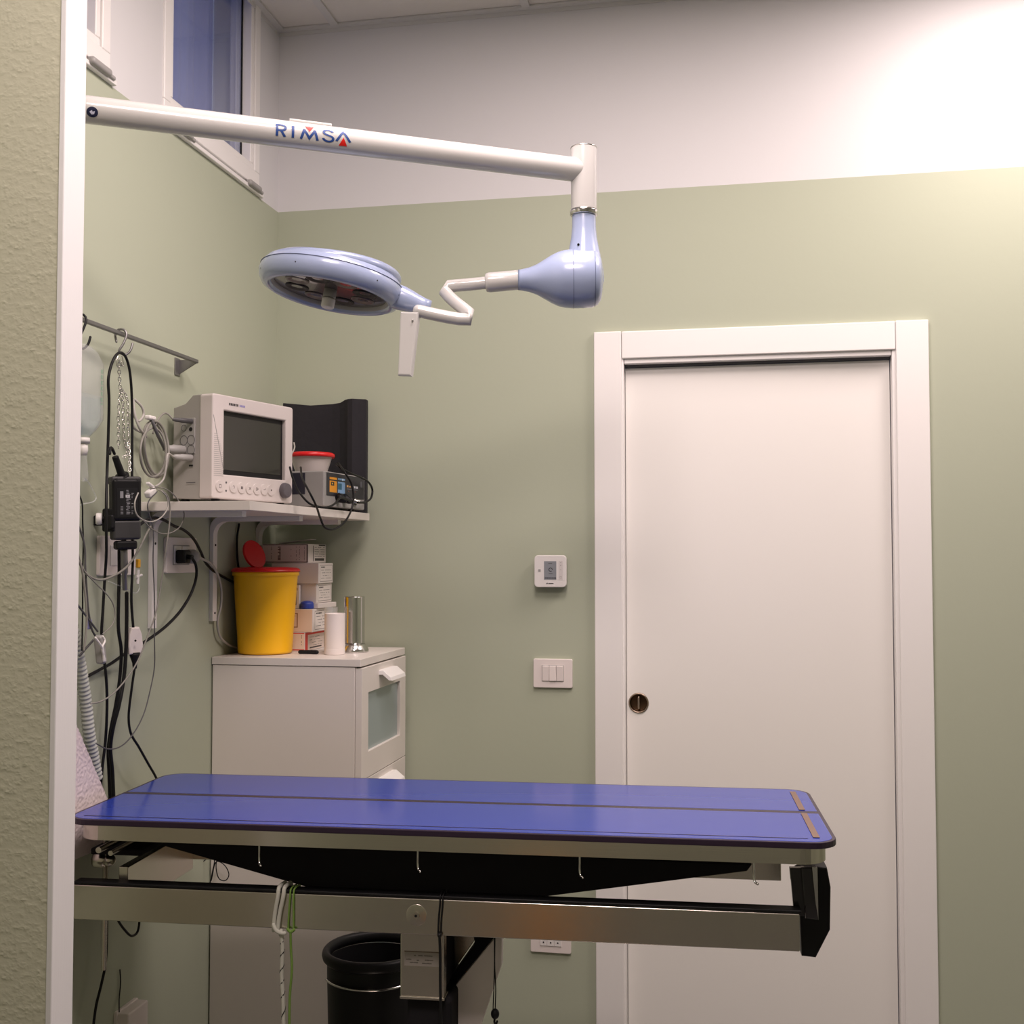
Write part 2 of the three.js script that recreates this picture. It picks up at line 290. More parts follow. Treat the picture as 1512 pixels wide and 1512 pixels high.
  mesh('ring', lathe([[0.019, yB + 0.002], [0.0285, yB + 0.002], [0.0295, yB - 0.001], [0.0295, yB - 0.008], [0.0275, yB - 0.01], [0.019, yB - 0.0095]], 48).translate(pR.x, 0, pR.z), M.chrome, g);
  mesh('swivel_collar', lathe([[0.0205, yB - 0.009], [0.0205, yB - 0.0125]], 32).translate(pR.x, 0, pR.z), M.dark, g);
  // jointed elbow: neck shell coming down on a drum that tapers into the sleeve
  const px = (u, v, z) => onZ(u, v, z), y0 = px(862, 317, zr).y;
  const neck = [[0, 0], [16.5, 0], [17.6, 1], [18, 20], [19.5, 36], [22.5, 52], [26, 68], [29, 84], [30, 100], [26, 112], [0, 116]].map(([r, t]) => [r * S, y0 - t * S]);
  mesh('neck_shell', lathe(neck, 48).translate(pR.x, 0, pR.z), M.lampBlue, g);
  const dA = px(890, 411, 0.872), dB = px(764, 413.5, 0.90);
  const drum = [[0, 0], [20, 0.5], [32, 3], [39, 8], [42.5, 16], [43.5, 30], [43.5, 44], [42.5, 56], [40, 66], [35.5, 76], [29, 87], [22.5, 98], [18, 110], [15.6, 122], [15.2, 126], [0, 126]].map(([r, t]) => [r * S, t * S]);
  const drumMesh = mesh('joint_drum', along(lathe(drum, 56), dA, dB), M.lampBlue, g);
  for (const [t, r] of [[12, 41.2], [44, 43.7]]) mesh('seam', along(new THREE.TorusGeometry(r * S, 0.0005, 6, 64).rotateX(Math.PI / 2).translate(0, t * S, 0), dA, dB), M.seam, drumMesh);
  for (const [u, v] of [[829, 405], [854, 361]]) {
    const o = px(u, v, v > 380 ? 0.936 : 0.912), n = CAM.clone().sub(o).normalize();
    mesh('screw', rod(o.clone().addScaledVector(n, -0.01), o.clone().addScaledVector(n, 0.001), 0.0026, 12), M.dark, drumMesh);
  }
  const zA = 0.90, zS = 0.915;
  mesh('sleeve', along(lathe([[0, 0], [14.6, 0], [14.8, 45], [13.6, 50], [10, 51]].map(([r, t]) => [r * S, t * S]), 32), px(767, 413.2, zA), px(690, 420, zS)), M.armWhite, g);
  const bend = [px(722, 417, zA + 0.01), px(690, 420.5, zA + 0.017), px(664, 422.5, zA + 0.022), px(655, 425, zA + 0.026), px(657, 431, zA + 0.03), px(672, 446, zA + 0.045), px(693, 463, zA + 0.06), px(698, 469.5, zA + 0.064), px(690, 472, zA + 0.066), px(668, 469.5, zA + 0.07), px(640, 464, zA + 0.075), px(618, 459, zA + 0.08)];
  mesh('bent_tube', tube(bend, 9.3 * S, false, 0.5, 20), M.armWhite, g);
  // the head: a tilted dish, open below
  const hc = onZ(487, 434, 0.985), head = new THREE.Group(); head.name = 'head'; g.add(head);
  head.position.copy(hc); head.rotation.set(-0.05, 0.19, -0.165, 'YXZ');
  const U = 2.40 / F;
  const L2 = (a) => a.map(([r, y]) => [r * U, y * U]);
  const shell = mesh('shell', lathe(L2([[88, 1], [90, -3], [95, -4], [102, -1], [107, 6], [109, 15], [107, 25], [100, 34], [88, 41], [70, 46], [40, 50], [0, 52]]), 72), M.lampBlue, head);
  // raised ridge round the near side of the dish running out to the neck
  const ridge = (r0, y0r, a0, a1, rad, flat) => {
    const pts = []; for (let i = 0; i <= 24; i++) { const t = i / 24, a = a0 + (a1 - a0) * t; pts.push(V(r0 * U * Math.cos(a), (y0r - 6 * Math.cos(Math.PI * t)) * U, -r0 * U * Math.sin(a))); }
    return tube(pts, rad * U, false, 0.5, 14).map((q) => q.translate(0, 0, 0));
  };
  mesh('ridge', ridge(93, 34, -2.5, 0.15, 8.5), M.lampBlue, head);
  mesh('seam', new THREE.TorusGeometry(107.6 * U, 0.0006, 6, 96).rotateX(Math.PI / 2).translate(0, 24 * U, 0), M.seam, head);
  mesh('neck', along(lathe(L2([[0, 0], [17, 1], [18.5, 8], [18.5, 16], [16.5, 28], [14, 40], [12.3, 50], [11.6, 60], [0, 62]]), 32), V(92 * U, 14 * U, 0), V(150 * U, 3 * U, 0)), M.lampBlue, head);
  mesh('inner_rim', lathe(L2([[88, 1], [85, 3], [84, 9], [87, 12]]), 72), M.plasticGrey, head);
  const lens = mesh('lens', lathe(L2([[0, 6.2], [85, 6], [85, 9], [0, 9]]), 64), M.lens, head);
  for (let k = 0; k < 8; k++) {
    const a = k / 8 * 2 * Math.PI + 0.2, r = 54;
    mesh('reflector', lathe(L2([[0, 8], [7, 6.5], [13, 4.6], [17, 4.2], [18, 5.5]]), 24).translate(r * U * Math.cos(a), 0, r * U * Math.sin(a)), k % 2 ? M.reflector : M.dark, lens);
  }
  mesh('centre_hub', lathe(L2([[0, 8], [9.5, 8], [9.5, -5], [7, -6], [0, -6]]), 24), M.plasticGrey, head);
  mesh('centre_grip', lathe(L2([[0, -6.5], [9.6, -7], [10, -9], [9.8, -20], [8, -22], [0, -22.5]]), 24), M.plasticWhite, head);
  mesh('painted_reflection', bx(-0.03, 0.03, 0, 0.0008, -0.008, 0.008).rotateY(0.35).translate(-48 * U, 3.6 * U, 62 * U), M.plasticWhite, head);  // bright reflection in the dish opening, painted as a thin white slab
  for (const [a, r, y] of [[-0.75, 107.5, 12], [-1.9, 107.5, 12], [-2.7, 107, 10], [-0.2, 107, 10]]) mesh('screw', new THREE.SphereGeometry(0.002, 8, 6).translate(r * U * Math.cos(a), y * U, -r * U * Math.sin(a)), M.dark, head);
  // side grip hanging from the neck
  const gt = onZ(606, 464, 0.985), gb = onZ(599, 553, 0.985);
  const grip = mesh('side_grip', along(extr([[-8 * U, 0], [8 * U, 0], [11.5 * U, gt.distanceTo(gb) - 0.012], [11.5 * U, gt.distanceTo(gb)], [-11.5 * U, gt.distanceTo(gb)], [-11.5 * U, gt.distanceTo(gb) - 0.012]], 0.012, 0.0035).translate(0, 0, -0.006), gb, gt), M.armWhite, g);
  mesh('screw', new THREE.SphereGeometry(0.0025, 8, 6).translate(...onZ(609, 473, 0.9965)), M.chrome, grip);
  rebase(g);
}

// ---------------------------------------------------------------- operating table
const TB = { c: V(0.800, 0, 0.966), turn: 0.0548, L: 1.456, W: 0.478, h: 1.0 };
{
  const g = thing('operating_table', 'blue two-panel veterinary operating table on a stainless steel frame', 'table', TB.c, TB.turn);
  const { L, W, h } = TB, r = 0.045, slab = (w, d, rad, th, y) => extr(roundRect(w, d, rad, 8), th, 0.0015).rotateX(-Math.PI / 2).translate(0, y, 0);
  // two blue half panels, split by a dark groove
  const half = (s) => {
    const pts = roundRect(L - 0.012, W - 0.012, r - 0.003, 8).map(([x, y]) => [x, s > 0 ? Math.max(y, 0.020) : Math.min(y, -0.002)]);
    return extr(pts.filter((p, i) => !i || Math.hypot(p[0] - pts[i - 1][0], p[1] - pts[i - 1][1]) > 1e-5), 0.006, 0.001).rotateX(-Math.PI / 2).translate(0, h - 0.008, 0);
  };
  mesh('panel', half(1), M.blueTop, g); mesh('panel', half(-1), M.blueTop, g);
  mesh('rubber_edge', slab(L, W, r + 0.003, 0.0085, h - 0.0115), M.rubberRim, g).userData.label = 'dark purple-black rubber edge';
  mesh('groove_strip', rbx(-L / 2 + 0.006, L / 2 - 0.006, h - 0.007, h - 0.0010, -0.0188, 0.0008, 0.0005), M.rubberRim, g).userData.label = 'dark joint between the two blue panels';
  for (const s of [1, -1]) mesh('sealant_strip', rbx(-0.006, 0.006, 0, 0.001, s > 0 ? 0.006 : -0.205, s > 0 ? 0.205 : -0.024, 0.0004).translate(L / 2 - 0.034, h - 0.0004, 0), M.glue, g).userData.label = 'brown sealant strip';
  mesh('sealant_strip', rbx(-L / 2 + 0.03, L / 2 - 0.05, h - 0.001, h - 0.0004, W / 2 - 0.0285, W / 2 - 0.026, 0.0002), M.rubberRim, g);
  // stainless rim below the panels, four hooks
  const ringPts = roundRect(L - 0.03, W - 0.03, 0.05, 8), ringIn = roundRect(L - 0.036, W - 0.036, 0.047, 8);
  mesh('steel_rim', extr(ringPts, 0.031, 0, [ringIn]).rotateX(-Math.PI / 2).translate(0, h - 0.0442, 0), M.steel, g);
  mesh('under_plate', bx(-L / 2 + 0.04, L / 2 - 0.04, h - 0.028, h - 0.0225, -W / 2 + 0.04, W / 2 - 0.04), M.steel, g);
  const zn = W / 2 - 0.014, inv = new THREE.Matrix4().compose(TB.c, new THREE.Quaternion().setFromEuler(new THREE.Euler(0, TB.turn, 0)), V(1, 1, 1)).invert();
  const loc = (u, v, zl) => {            // a point of the picture on the plane z = zl of the table's own frame
    const o = CAM.clone().applyMatrix4(inv), d = dir(u, v).transformDirection(inv); return o.addScaledVector(d, (zl - o.z) / d.z);
  };
  for (const [u, v] of [[383, 1248], [617, 1257], [856, 1268], [1113, 1279]]) {
    const p = loc(u, v, zn - 0.006);
    mesh('hook', tube([V(p.x, h - 0.030, p.z), V(p.x, h - 0.055, p.z), V(p.x, h - 0.072, p.z), V(p.x + 0.002, h - 0.079, p.z + 0.003), V(p.x + 0.006, h - 0.0805, p.z + 0.008)], 0.0022), M.chrome, g);
  }
  // black folded cover that hangs under the top and narrows to the column
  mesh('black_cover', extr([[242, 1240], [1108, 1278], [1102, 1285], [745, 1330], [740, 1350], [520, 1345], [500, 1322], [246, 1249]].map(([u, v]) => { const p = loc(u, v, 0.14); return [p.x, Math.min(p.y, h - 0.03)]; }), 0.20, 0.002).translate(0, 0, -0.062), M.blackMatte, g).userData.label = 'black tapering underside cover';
  // lower stainless frame
  const zb = 0.185, y0 = 0.79, y1 = 0.857, xl = -0.735, xr = 0.665;
  mesh('frame_bar', [rbx(xl, xr, y0, y1, zb - 0.012, zb, 0.002), rbx(xl, xr, y1 - 0.006, y1, zb - 0.03, zb - 0.01, 0.001)], M.steel, g);
  mesh('bar_cap', rbx(xl, xr + 0.004, y1 + 0.0005, y1 + 0.006, zb - 0.032, zb - 0.002, 0.002), M.dark, g);
  mesh('frame_bar', rbx(xl, xr, loc(1120, 1296, -zb).y, h - 0.056, -zb, -zb + 0.02, 0.002), M.steel, g);
  mesh('frame_bar', rbx(xl + 0.08, xl + 0.10, y0 + 0.01, y1 + 0.03, -zb + 0.02, zb - 0.032, 0.002), M.steel, g);
  // end bracket and lever at the right end
  const p2 = (u, v) => loc(u, v, 0.12);
  const poly = (list, z) => list.map(([u, v]) => { const p = loc(u, v, z); return [p.x, p.y]; });
  mesh('end_lever', extr(poly([[1186, 1409], [1203, 1411], [1223, 1372], [1224, 1310], [1219, 1283], [1200, 1281], [1180, 1290], [1183, 1345]], 0.12), 0.05, 0.003).translate(0, 0, 0.07), M.blackRubber, g).userData.label = 'black end lever';
  mesh('end_bracket', extr(poly([[1166, 1280], [1185, 1280], [1190, 1350], [1172, 1346]], 0.14), 0.012, 0.001).translate(0, 0, 0.14), M.blackGloss, g);
  mesh('end_bracket', extr(poly([[1184, 1280], [1202, 1280], [1206, 1354], [1190, 1352]], 0.155), 0.01, 0.002).translate(0, 0, 0.155), M.blackGloss, g);
  mesh('end_strap', extr(poly([[1199, 1279], [1206, 1280], [1208, 1356], [1204, 1330]], 0.17), 0.004, 0.0005).translate(0, 0, 0.17), M.chrome, g);
  // clamp with its vertical rod and cross rods at the left end
  const k = loc(160, 1270, 0.10);
  mesh('clamp', [along(lathe([[0, 0], [0.014, 0], [0.016, 0.004], [0.016, 0.022], [0.01, 0.028], [0, 0.028]], 20), V(k.x - 0.03, k.y, k.z), V(k.x, k.y, k.z)), new THREE.SphereGeometry(0.013, 16, 12).translate(k.x + 0.002, k.y, k.z)], M.steel, g);
  mesh('clamp_shaft', rod(V(Math.max(k.x - 0.075, -0.722), k.y, k.z), V(k.x - 0.028, k.y, k.z), 0.008), M.steel, g);
  const kr = loc(156, 1240, 0.10), ke = loc(157, 1432, 0.10);
  mesh('upright_rod', rod(V(kr.x, 0.975, kr.z), V(kr.x, ke.y, kr.z), 0.0055), M.steel, g);
  mesh('cross_rod', [rod(V(k.x + 0.03, 0.93, -0.18), V(k.x + 0.03, 0.93, 0.2), 0.006), rod(V(k.x + 0.055, 0.925, -0.18), V(k.x + 0.055, 0.925, 0.2), 0.005)], M.steel, g);
  mesh('cross_plate', rbx(Math.max(k.x - 0.08, -0.722), k.x + 0.09, 0.905, 0.918, -0.19, 0.14, 0.003), M.blackMatte, g);
  // column: steel head plate with its rating label, black housing, white lift arm
  const a = loc(591, 1372, 0.15), b = loc(655, 1475, 0.15);
  const colm = mesh('column_plate', [rbx(a.x, b.x, b.y, a.y + 0.01, 0.12, 0.15, 0.003), rbx(a.x, b.x + 0.002, b.y - 0.003, b.y + 0.002, 0.115, 0.153, 0.001)], M.steel, g);
  const plate = canvasTex(256, 128, (c) => {
    c.fillStyle = '#9a938c'; c.fillRect(0, 0, 256, 128); c.fillStyle = '#6b5a4a'; c.fillRect(0, 0, 256, 7); c.strokeStyle = '#3a3633'; c.lineWidth = 2.5;
    for (const [x, y, w] of [[70, 36, 16], [100, 36, 34], [144, 36, 60], [12, 72, 40], [90, 78, 20], [150, 74, 60], [40, 100, 60], [130, 102, 70]]) { c.beginPath(); for (let i = 0; i <= w; i += 3) c.lineTo(x + i, y + (i % 2 ? -3 : 3) * (0.5 + rnd())); c.stroke(); }
  });
  const l0 = loc(597, 1404, 0.151), l1 = loc(649, 1428, 0.151);
  mesh('rating_label', new THREE.PlaneGeometry(l1.x - l0.x, l0.y - l1.y).translate((l0.x + l1.x) / 2, (l0.y + l1.y) / 2, 0.1508), new THREE.MeshStandardMaterial({ map: plate, roughness: 0.6 }), colm);
  const bo = loc(615, 1351, zb), disc = along(lathe([[0, 0.0016], [0.019, 0.0014], [0.020, 0]], 32), V(bo.x, bo.y, zb), V(bo.x, bo.y, 1)), nut = new THREE.CylinderGeometry(0.007, 0.007, 0.005, 6).rotateX(Math.PI / 2).translate(bo.x, bo.y, zb + 0.0035);
  mesh('bolt', [disc, nut], M.steel, g); mesh('bolt_socket', new THREE.CylinderGeometry(0.0026, 0.0026, 0.001, 12).rotateX(Math.PI / 2).translate(bo.x, bo.y, zb + 0.0063), M.dark, g);
  mesh('column_housing', [rbx(a.x + 0.01, b.x + 0.012, 0.02, b.y - 0.004, -0.06, 0.14, 0.01), rbx(a.x + 0.005, b.x - 0.005, b.y, 0.80, -0.06, 0.10, 0.006)], M.blackMatte, g);
  const q = (u, v) => { const p = loc(u, v, 0.06); return [p.x, p.y]; };
  mesh('lift_arm', extr([q(741, 1372), q(739, 1425), q(700, 1540), q(684, 1540), q(657, 1476), q(728, 1390)], 0.02, 0.002).translate(0, 0, 0.04), M.plasticPink, g).userData.label = 'white sloping lift arm';
  mesh('lift_arm_edge', extr([q(735, 1372), q(727, 1390), q(657, 1476), q(653, 1466), q(697, 1404), q(700, 1372)], 0.06, 0.001).translate(0, 0, -0.03), M.blackMatte, g);
  mesh('lift_bracket', extr([q(655, 1385), q(690, 1372), q(694, 1400), q(657, 1455)], 0.01, 0.001).translate(0, 0, 0.0), M.steel, g);
  mesh('base_plate', rbx(-0.42, 0.42, 0, 0.03, -0.25, 0.25, 0.008), M.steel, g);
  for (const [x, z] of [[-0.4, 0.23], [0.4, 0.23], [-0.4, -0.23], [0.4, -0.23]]) mesh('foot', new THREE.CylinderGeometry(0.02, 0.022, 0.008, 16).translate(x, 0.0035, z), M.dark, g);
  TB.loc = (u, v, zl) => loc(u, v, zl).applyMatrix4(inv.clone().invert()); TB.zb = zb; TB.y1 = y1; TB.at = (x, y, z) => V(x, y, z).applyMatrix4(inv.clone().invert()); TB.lx = (u, v) => loc(u, v, zb).x;
}

// ropes slung over the lower bar
{
  const P = (u, v, d = 0.006) => TB.loc(u, v, TB.zb + d), zb = TB.zb;
  const over = (u0, v0, u1, r) => {          // up the face of the bar, over its cap and down behind it
    const a = TB.lx(u0, v0), b = TB.lx(u1, 1312), y = TB.y1 + 0.0062 + r, z = zb + r + 0.0006, k = TB.loc(u0, v0, zb).y;
    return [TB.at(a, k, z), TB.at(a + (b - a) * 0.3, k + 0.03, z), TB.at(b, y - 0.012, z), TB.at(b, y - 0.001, z - 0.003), TB.at(b, y + 0.0006, z - 0.009), TB.at(b, y + 0.0006, zb - 0.028), TB.at(b, y - 0.002, zb - 0.035 - r), TB.at(b, y - 0.03, zb - 0.034 - r)];
  };
  const w = thing('braided_rope', 'white and black braided rope looped over the lower steel bar', 'rope');
  const strand = [P(415, 1375, 0.008), P(417, 1400, 0.006), P(416, 1440, 0.004), P(418, 1475, 0.004), P(419, 1530, 0.004)];
  mesh('loop', [...tube(over(405, 1372, 412, 0.0042), 0.0042), ...tube(over(411, 1374, 420, 0.0042), 0.0042), ...tube([P(404, 1366, 0.010), P(408, 1374, 0.013), P(416, 1378, 0.012), P(420, 1378, 0.010)], 0.004)], M.paleCord, w);
  mesh('strand', tube(strand, 0.0042), M.paleCord, w);
  const twist = []; const cv = new THREE.CatmullRomCurve3(strand);
  for (let i = 0; i <= 120; i++) { const p = cv.getPoint(i / 120), t = i / 120 * 46; twist.push(p.add(V(0.0034 * Math.cos(t), 0, 0.0034 * Math.sin(t)))); }
  mesh('dark_thread', tube(twist, 0.0015, false, 0.5, 5), M.dark, w); rebase(w);
  const gr = thing('green_cord', 'thin green cord tied over the lower steel bar beside the braided rope', 'cord');
  mesh('loop', [...tube(over(426, 1374, 429, 0.0018), 0.0018), ...tube(over(434, 1374, 434, 0.0018), 0.0018), ...tube([P(425, 1372, 0.006), P(429, 1376, 0.007), P(434, 1373, 0.006)], 0.003)], M.greenCord, gr);
  mesh('strand', tube([P(429, 1376, 0.007), P(429.5, 1400), P(431, 1430), P(428, 1470), P(427, 1530)], 0.0026), M.greenCord, gr); rebase(gr);
  const bk = thing('black_cord', 'black braided cord looped over the bar beside the steel column plate', 'cord');
  mesh('loop', [...tube(over(647, 1380, 650, 0.0016), 0.0016), ...tube(over(651, 1380, 654, 0.0016), 0.0016), new THREE.SphereGeometry(0.0045, 10, 8).translate(...P(649, 1381))], M.blackRubber, bk);
  mesh('strand', tube([P(649, 1382), P(650, 1410), P(650, 1440), P(651, 1500), P(652, 1535)], 0.0028), M.blackRubber, bk); rebase(bk);
  const tg = thing('toggle_cord', 'thin black cord with a round toggle hanging beside the white lift arm', 'cord');
  const Q = (u, v) => TB.loc(u, v, 0.075);
  mesh('cord', [...tube([Q(730, 1376), Q(730, 1430), Q(728, 1492)], 0.0011), ...tube([Q(731, 1376), Q(730.5, 1425), Q(732, 1460), Q(731, 1494)], 0.0011)], M.blackRubber, tg);
  mesh('toggle', [new THREE.SphereGeometry(0.0085, 16, 12).scale(1, 1.2, 1).translate(...Q(731, 1497)), ...tube([Q(731, 1502), Q(730, 1509), Q(732, 1513), Q(734, 1508)], 0.0022)], M.blackRubber, tg); rebase(tg);
}
// black waste bin behind the column
{
  const b = onZ(548, 1400, 0.60), R = 0.115, top = 0.565;
  const g = thing('waste_bin', 'black round waste bin behind the table column', 'bin', V(0.51, 0, 0.60));
  mesh('body', lathe([[0, 0.01], [R * 0.84, 0.01], [R * 0.87, 0.03], [R * 0.98, top - 0.05], [R * 0.98, top - 0.02], [R * 0.93, top - 0.02], [R * 0.82, 0.03], [0, 0.025]], 48), M.blackRubber, g);
  mesh('rim', new THREE.TorusGeometry(R, 0.010, 10, 48).rotateX(Math.PI / 2).scale(1, 1.4, 1).translate(0, top - 0.006, 0), M.blackRubber, g);
  mesh('foot_ring', lathe([[R * 0.80, 0], [R * 0.86, 0], [R * 0.86, 0.014], [R * 0.80, 0.014]], 48), M.blackRubber, g);
  const arc = []; for (let i = 0; i <= 20; i++) { const a = -0.95 + 1.9 * i / 20; arc.push(V(Math.sin(a) * (R + 0.004), top - 0.05 - 0.004 * Math.cos(a), Math.cos(a) * (R + 0.004))); }
  mesh('handle', tube(arc, 0.0028), M.chrome, g).userData.label = 'thin bright wire handle';
}

// ---------------------------------------------------------------- chest of drawers against the left wall
const CB = { x: 0.41, z0: 0.022, z1: 0.428, h: 1.24 };
{
  const g = thing('chest_of_drawers', 'tall white chest of drawers with frosted glass drawer fronts', 'cabinet', V(0.205, 0, (CB.z0 + CB.z1) / 2));
  const w = (CB.z1 - CB.z0), hx = 0.205, hz = w / 2, t = 0.018;
  mesh('top_panel', rbx(-hx + 0.002, hx + 0.004, CB.h - 0.02, CB.h, -hz, hz, 0.0015), M.cabinet, g);
  mesh('side_panel', rbx(-hx + 0.004, hx - 0.012, 0, CB.h - 0.0215, hz - t, hz - 0.002, 0.0012), M.cabinet, g);
  mesh('side_panel', rbx(-hx + 0.004, hx - 0.012, 0, CB.h - 0.0215, -hz + 0.002, -hz + t, 0.0012), M.cabinet, g);
  mesh('back_panel', bx(-hx + 0.004, -hx + 0.010, 0.03, CB.h - 0.0215, -hz + t, hz - t), M.cabinet, g);
  mesh('plinth', bx(hx - 0.05, hx - 0.03, 0, 0.05, -hz + t, hz - t), M.cabinet, g);
  const n = 4, y1 = CB.h - 0.025, step = 0.290;
  for (let k = 0; k < n; k++) {
    const top = y1 - k * step, bot = top - step + 0.004, cy = (top + bot) / 2, hh = (top - bot) / 2, wz = hz - 0.004;
    const gy0 = -hh + 0.065, gy1 = hh - 0.065, gw = wz - 0.052;
    const frame = extr([[-wz, -hh], [wz, -hh], [wz, hh], [-wz, hh]], 0.016, 0.001, [[[-gw, gy0], [-gw, gy1], [gw, gy1], [gw, gy0]]]);
    const d = mesh('drawer', frame.rotateY(Math.PI / 2).translate(hx - 0.010, cy, 0), M.cabinet, g);
    mesh('glass_insert', bx(hx - 0.008, hx - 0.002, cy + gy0 - 0.004, cy + gy1 + 0.004, -gw - 0.004, gw + 0.004), M.frosted, d).userData.label = 'frosted grey-green glass';
    const hp = extr([[0, 0.012], [0.012, 0.012], [0.034, -0.006], [0.036, -0.013], [0.030, -0.013], [0.012, 0.002], [0, 0.002]], 0.13, 0.0015);
    mesh('handle', hp.translate(hx + 0.006, top - 0.030, -0.075), M.trim, d);
  }
}
// things standing on the chest of drawers
{
  const H = CB.h + 0.0002;
  const g = thing('sharps_bin', 'yellow medical sharps bin with red lid and raised flap', 'sharps bin', V(0.0955, H, 0.295), 0.1);
  mesh('bucket', lathe([[0, 0], [0.066, 0], [0.0725, 0.003], [0.0735, 0.008], [0.0755, 0.05], [0.082, 0.14], [0.0865, 0.212], [0.0905, 0.214], [0.0905, 0.2235], [0.086, 0.2235], [0.08, 0.14], [0.07, 0.006], [0, 0.006]], 64), M.yellow, g);
  const lid = mesh('lid', lathe([[0, 0.236], [0.055, 0.237], [0.082, 0.235], [0.0905, 0.232], [0.0935, 0.227], [0.0930, 0.2238], [0.0, 0.2238]], 64), M.red, g);
  const flap = extr(circle(0.040, 28).map(([x, y]) => [x * 0.85, y]), 0.005, 0.0015).translate(0, 0.040, 0).rotateY(1.05).rotateZ(0.42).translate(-0.022, 0.234, -0.01);
  mesh('flap', flap, M.red, g).userData.label = 'upright red flap';
  const printed = (base, draw, w = 256, h = 128) => new THREE.MeshStandardMaterial({ map: canvasTex(w, h, (c) => { c.fillStyle = base; c.fillRect(0, 0, w, h); draw(c, w, h); }), roughness: 0.65 });
  const lines = (c, x, y, w, n, dy, col = '#4b4440', th = 3) => { c.fillStyle = col; for (let i = 0; i < n; i++) { let xx = x; while (xx < x + w) { const q = 4 + rnd() * 14; if (rnd() > 0.22) c.fillRect(xx, y + i * dy, Math.min(q, x + w - xx), th); xx += q + 3; } } };
  const base = '#e3dad5';
  const faceP = printed('#d9cfca', (c) => { c.fillStyle = '#3a2626'; c.fillRect(0, 0, 256, 5); c.fillRect(0, 123, 256, 5); c.fillRect(250, 0, 6, 128); c.save(); for (const [x, n] of [[48, 1], [86, 2], [94, 2], [160, 2], [190, 3], [208, 3], [236, 2]]) { c.fillStyle = x < 96 && x > 80 ? '#4a2a2c' : '#5b5450'; for (let y = 16; y < 112; y += 9) if (rnd() > 0.35) c.fillRect(x, y, x < 96 && x > 80 ? 8 : 3, 6); } c.restore(); });
  const endP = printed(base, (c) => { c.fillStyle = '#2c2a2c'; c.fillRect(64, 8, 10, 112); lines(c, 90, 18, 150, 5, 16); c.fillStyle = '#4a4644'; c.fillRect(92, 98, 140, 18); c.fillStyle = '#1c1a1c'; c.fillRect(150, 0, 100, 8); });
  const endB = printed('#ece4df', (c) => { c.strokeStyle = '#7b716c'; c.lineWidth = 3; c.strokeRect(24, 10, 220, 108); lines(c, 40, 20, 90, 1, 1, '#2c2826', 8); lines(c, 40, 42, 180, 4, 18); });
  const faceT = printed('#e0c9b6', (c) => { c.strokeStyle = '#8a5c34'; c.lineWidth = 5; c.strokeRect(120, 22, 60, 80); c.fillStyle = '#8a5c34'; c.fillRect(130, 34, 40, 6); });
  const faceR = printed('#e2cdbb', (c) => { c.fillStyle = '#c93b30'; c.fillRect(0, 0, 256, 7); c.fillRect(0, 118, 256, 8); c.fillStyle = '#5f4a44'; for (const x of [150, 170, 186, 238]) for (let y = 18; y < 104; y += 8) if (rnd() > 0.3) c.fillRect(x, y, 4, 5); c.fillRect(130, 16, 12, 8); });
  const endR = printed('#ead9cf', (c) => { c.fillStyle = '#d8483c'; c.fillRect(0, 0, 34, 128); c.fillRect(0, 0, 256, 18); lines(c, 60, 36, 170, 4, 20); c.fillStyle = '#4a4240'; c.fillRect(60, 108, 160, 10); });
  const plain = M.card;
  const carton = (name, label, x0, x1, y0, y1, z0, z1, turn, front, end) => {
    const w = x1 - x0, h = y1 - y0, d = z1 - z0, o = thing(name, label, 'box', V((x0 + x1) / 2, y0, (z0 + z1) / 2), turn, 'cardboard boxes stacked behind the yellow bin');
    mesh('carton', rb(w, h, d, 0.0012, 1).translate(0, h / 2, 0), plain, o);
    if (front) mesh('front_print', new THREE.PlaneGeometry(w - 0.003, h - 0.003).translate(0, h / 2, d / 2 + 0.0004), front, o);
    if (end) mesh('end_print', new THREE.PlaneGeometry(d - 0.003, h - 0.003).rotateY(Math.PI / 2).translate(w / 2 + 0.0004, h / 2, 0), end, o);
    return o;
  };
  const zf = 0.185, ex = (u) => onZ(u, 900, zf).x, ey = (v) => onZ(470, v, zf).y;
  const yA = H, yB = ey(933), yC = ey(899), yC2 = ey(891), yD = ey(862), yE = ey(831.5), yF = ey(803);
  carton('cardboard_box', 'white glove box with red bands at the bottom of the stack', 0.045, ex(456), yA, yB, 0.06, 0.214, 0, faceR, endR);
  carton('cardboard_box', 'cream cardboard box on the red-banded box, under a blue cap', 0.05, ex(467), yB + 0.0004, yC, 0.05, 0.213, 0, faceT, endB);
  const fl = tag(mesh('leaflet', rb(0.19, ey(891) - yC - 0.001, 0.13, 0.002, 1).translate(0, (yC2 - yC) / 2, 0), M.card), 'thin folded leaflet pack between the cream box and upper boxes', 'leaflet'); fl.position.set(ex(467) - 0.085, yC + 0.0004, 0.115); fl.rotation.y = -0.06;
  carton('cardboard_box', 'white carton with printed end, two below the top of the stack', 0.075, ex(466), yC2 + 0.0006, yD, 0.055, zf - 0.005, 0, null, endB);
  carton('cardboard_box', 'white carton with printed end, just below the topmost box', 0.065, ex(469), yD + 0.0004, yE, 0.06, zf, 0.02, null, endB);
  const topBox = carton('cardboard_box', 'topmost white box of the stack, dark red edges and flap ajar', ex(386), ex(453), yE + 0.0004, yF, 0.03, zf, 0.03, faceP, endP);
  mesh('open_flap', rb(0.10, 0.0015, 0.05, 0.0006, 1).rotateZ(0.12).translate(0, yF - yE + 0.008, -0.02), M.card, topBox);
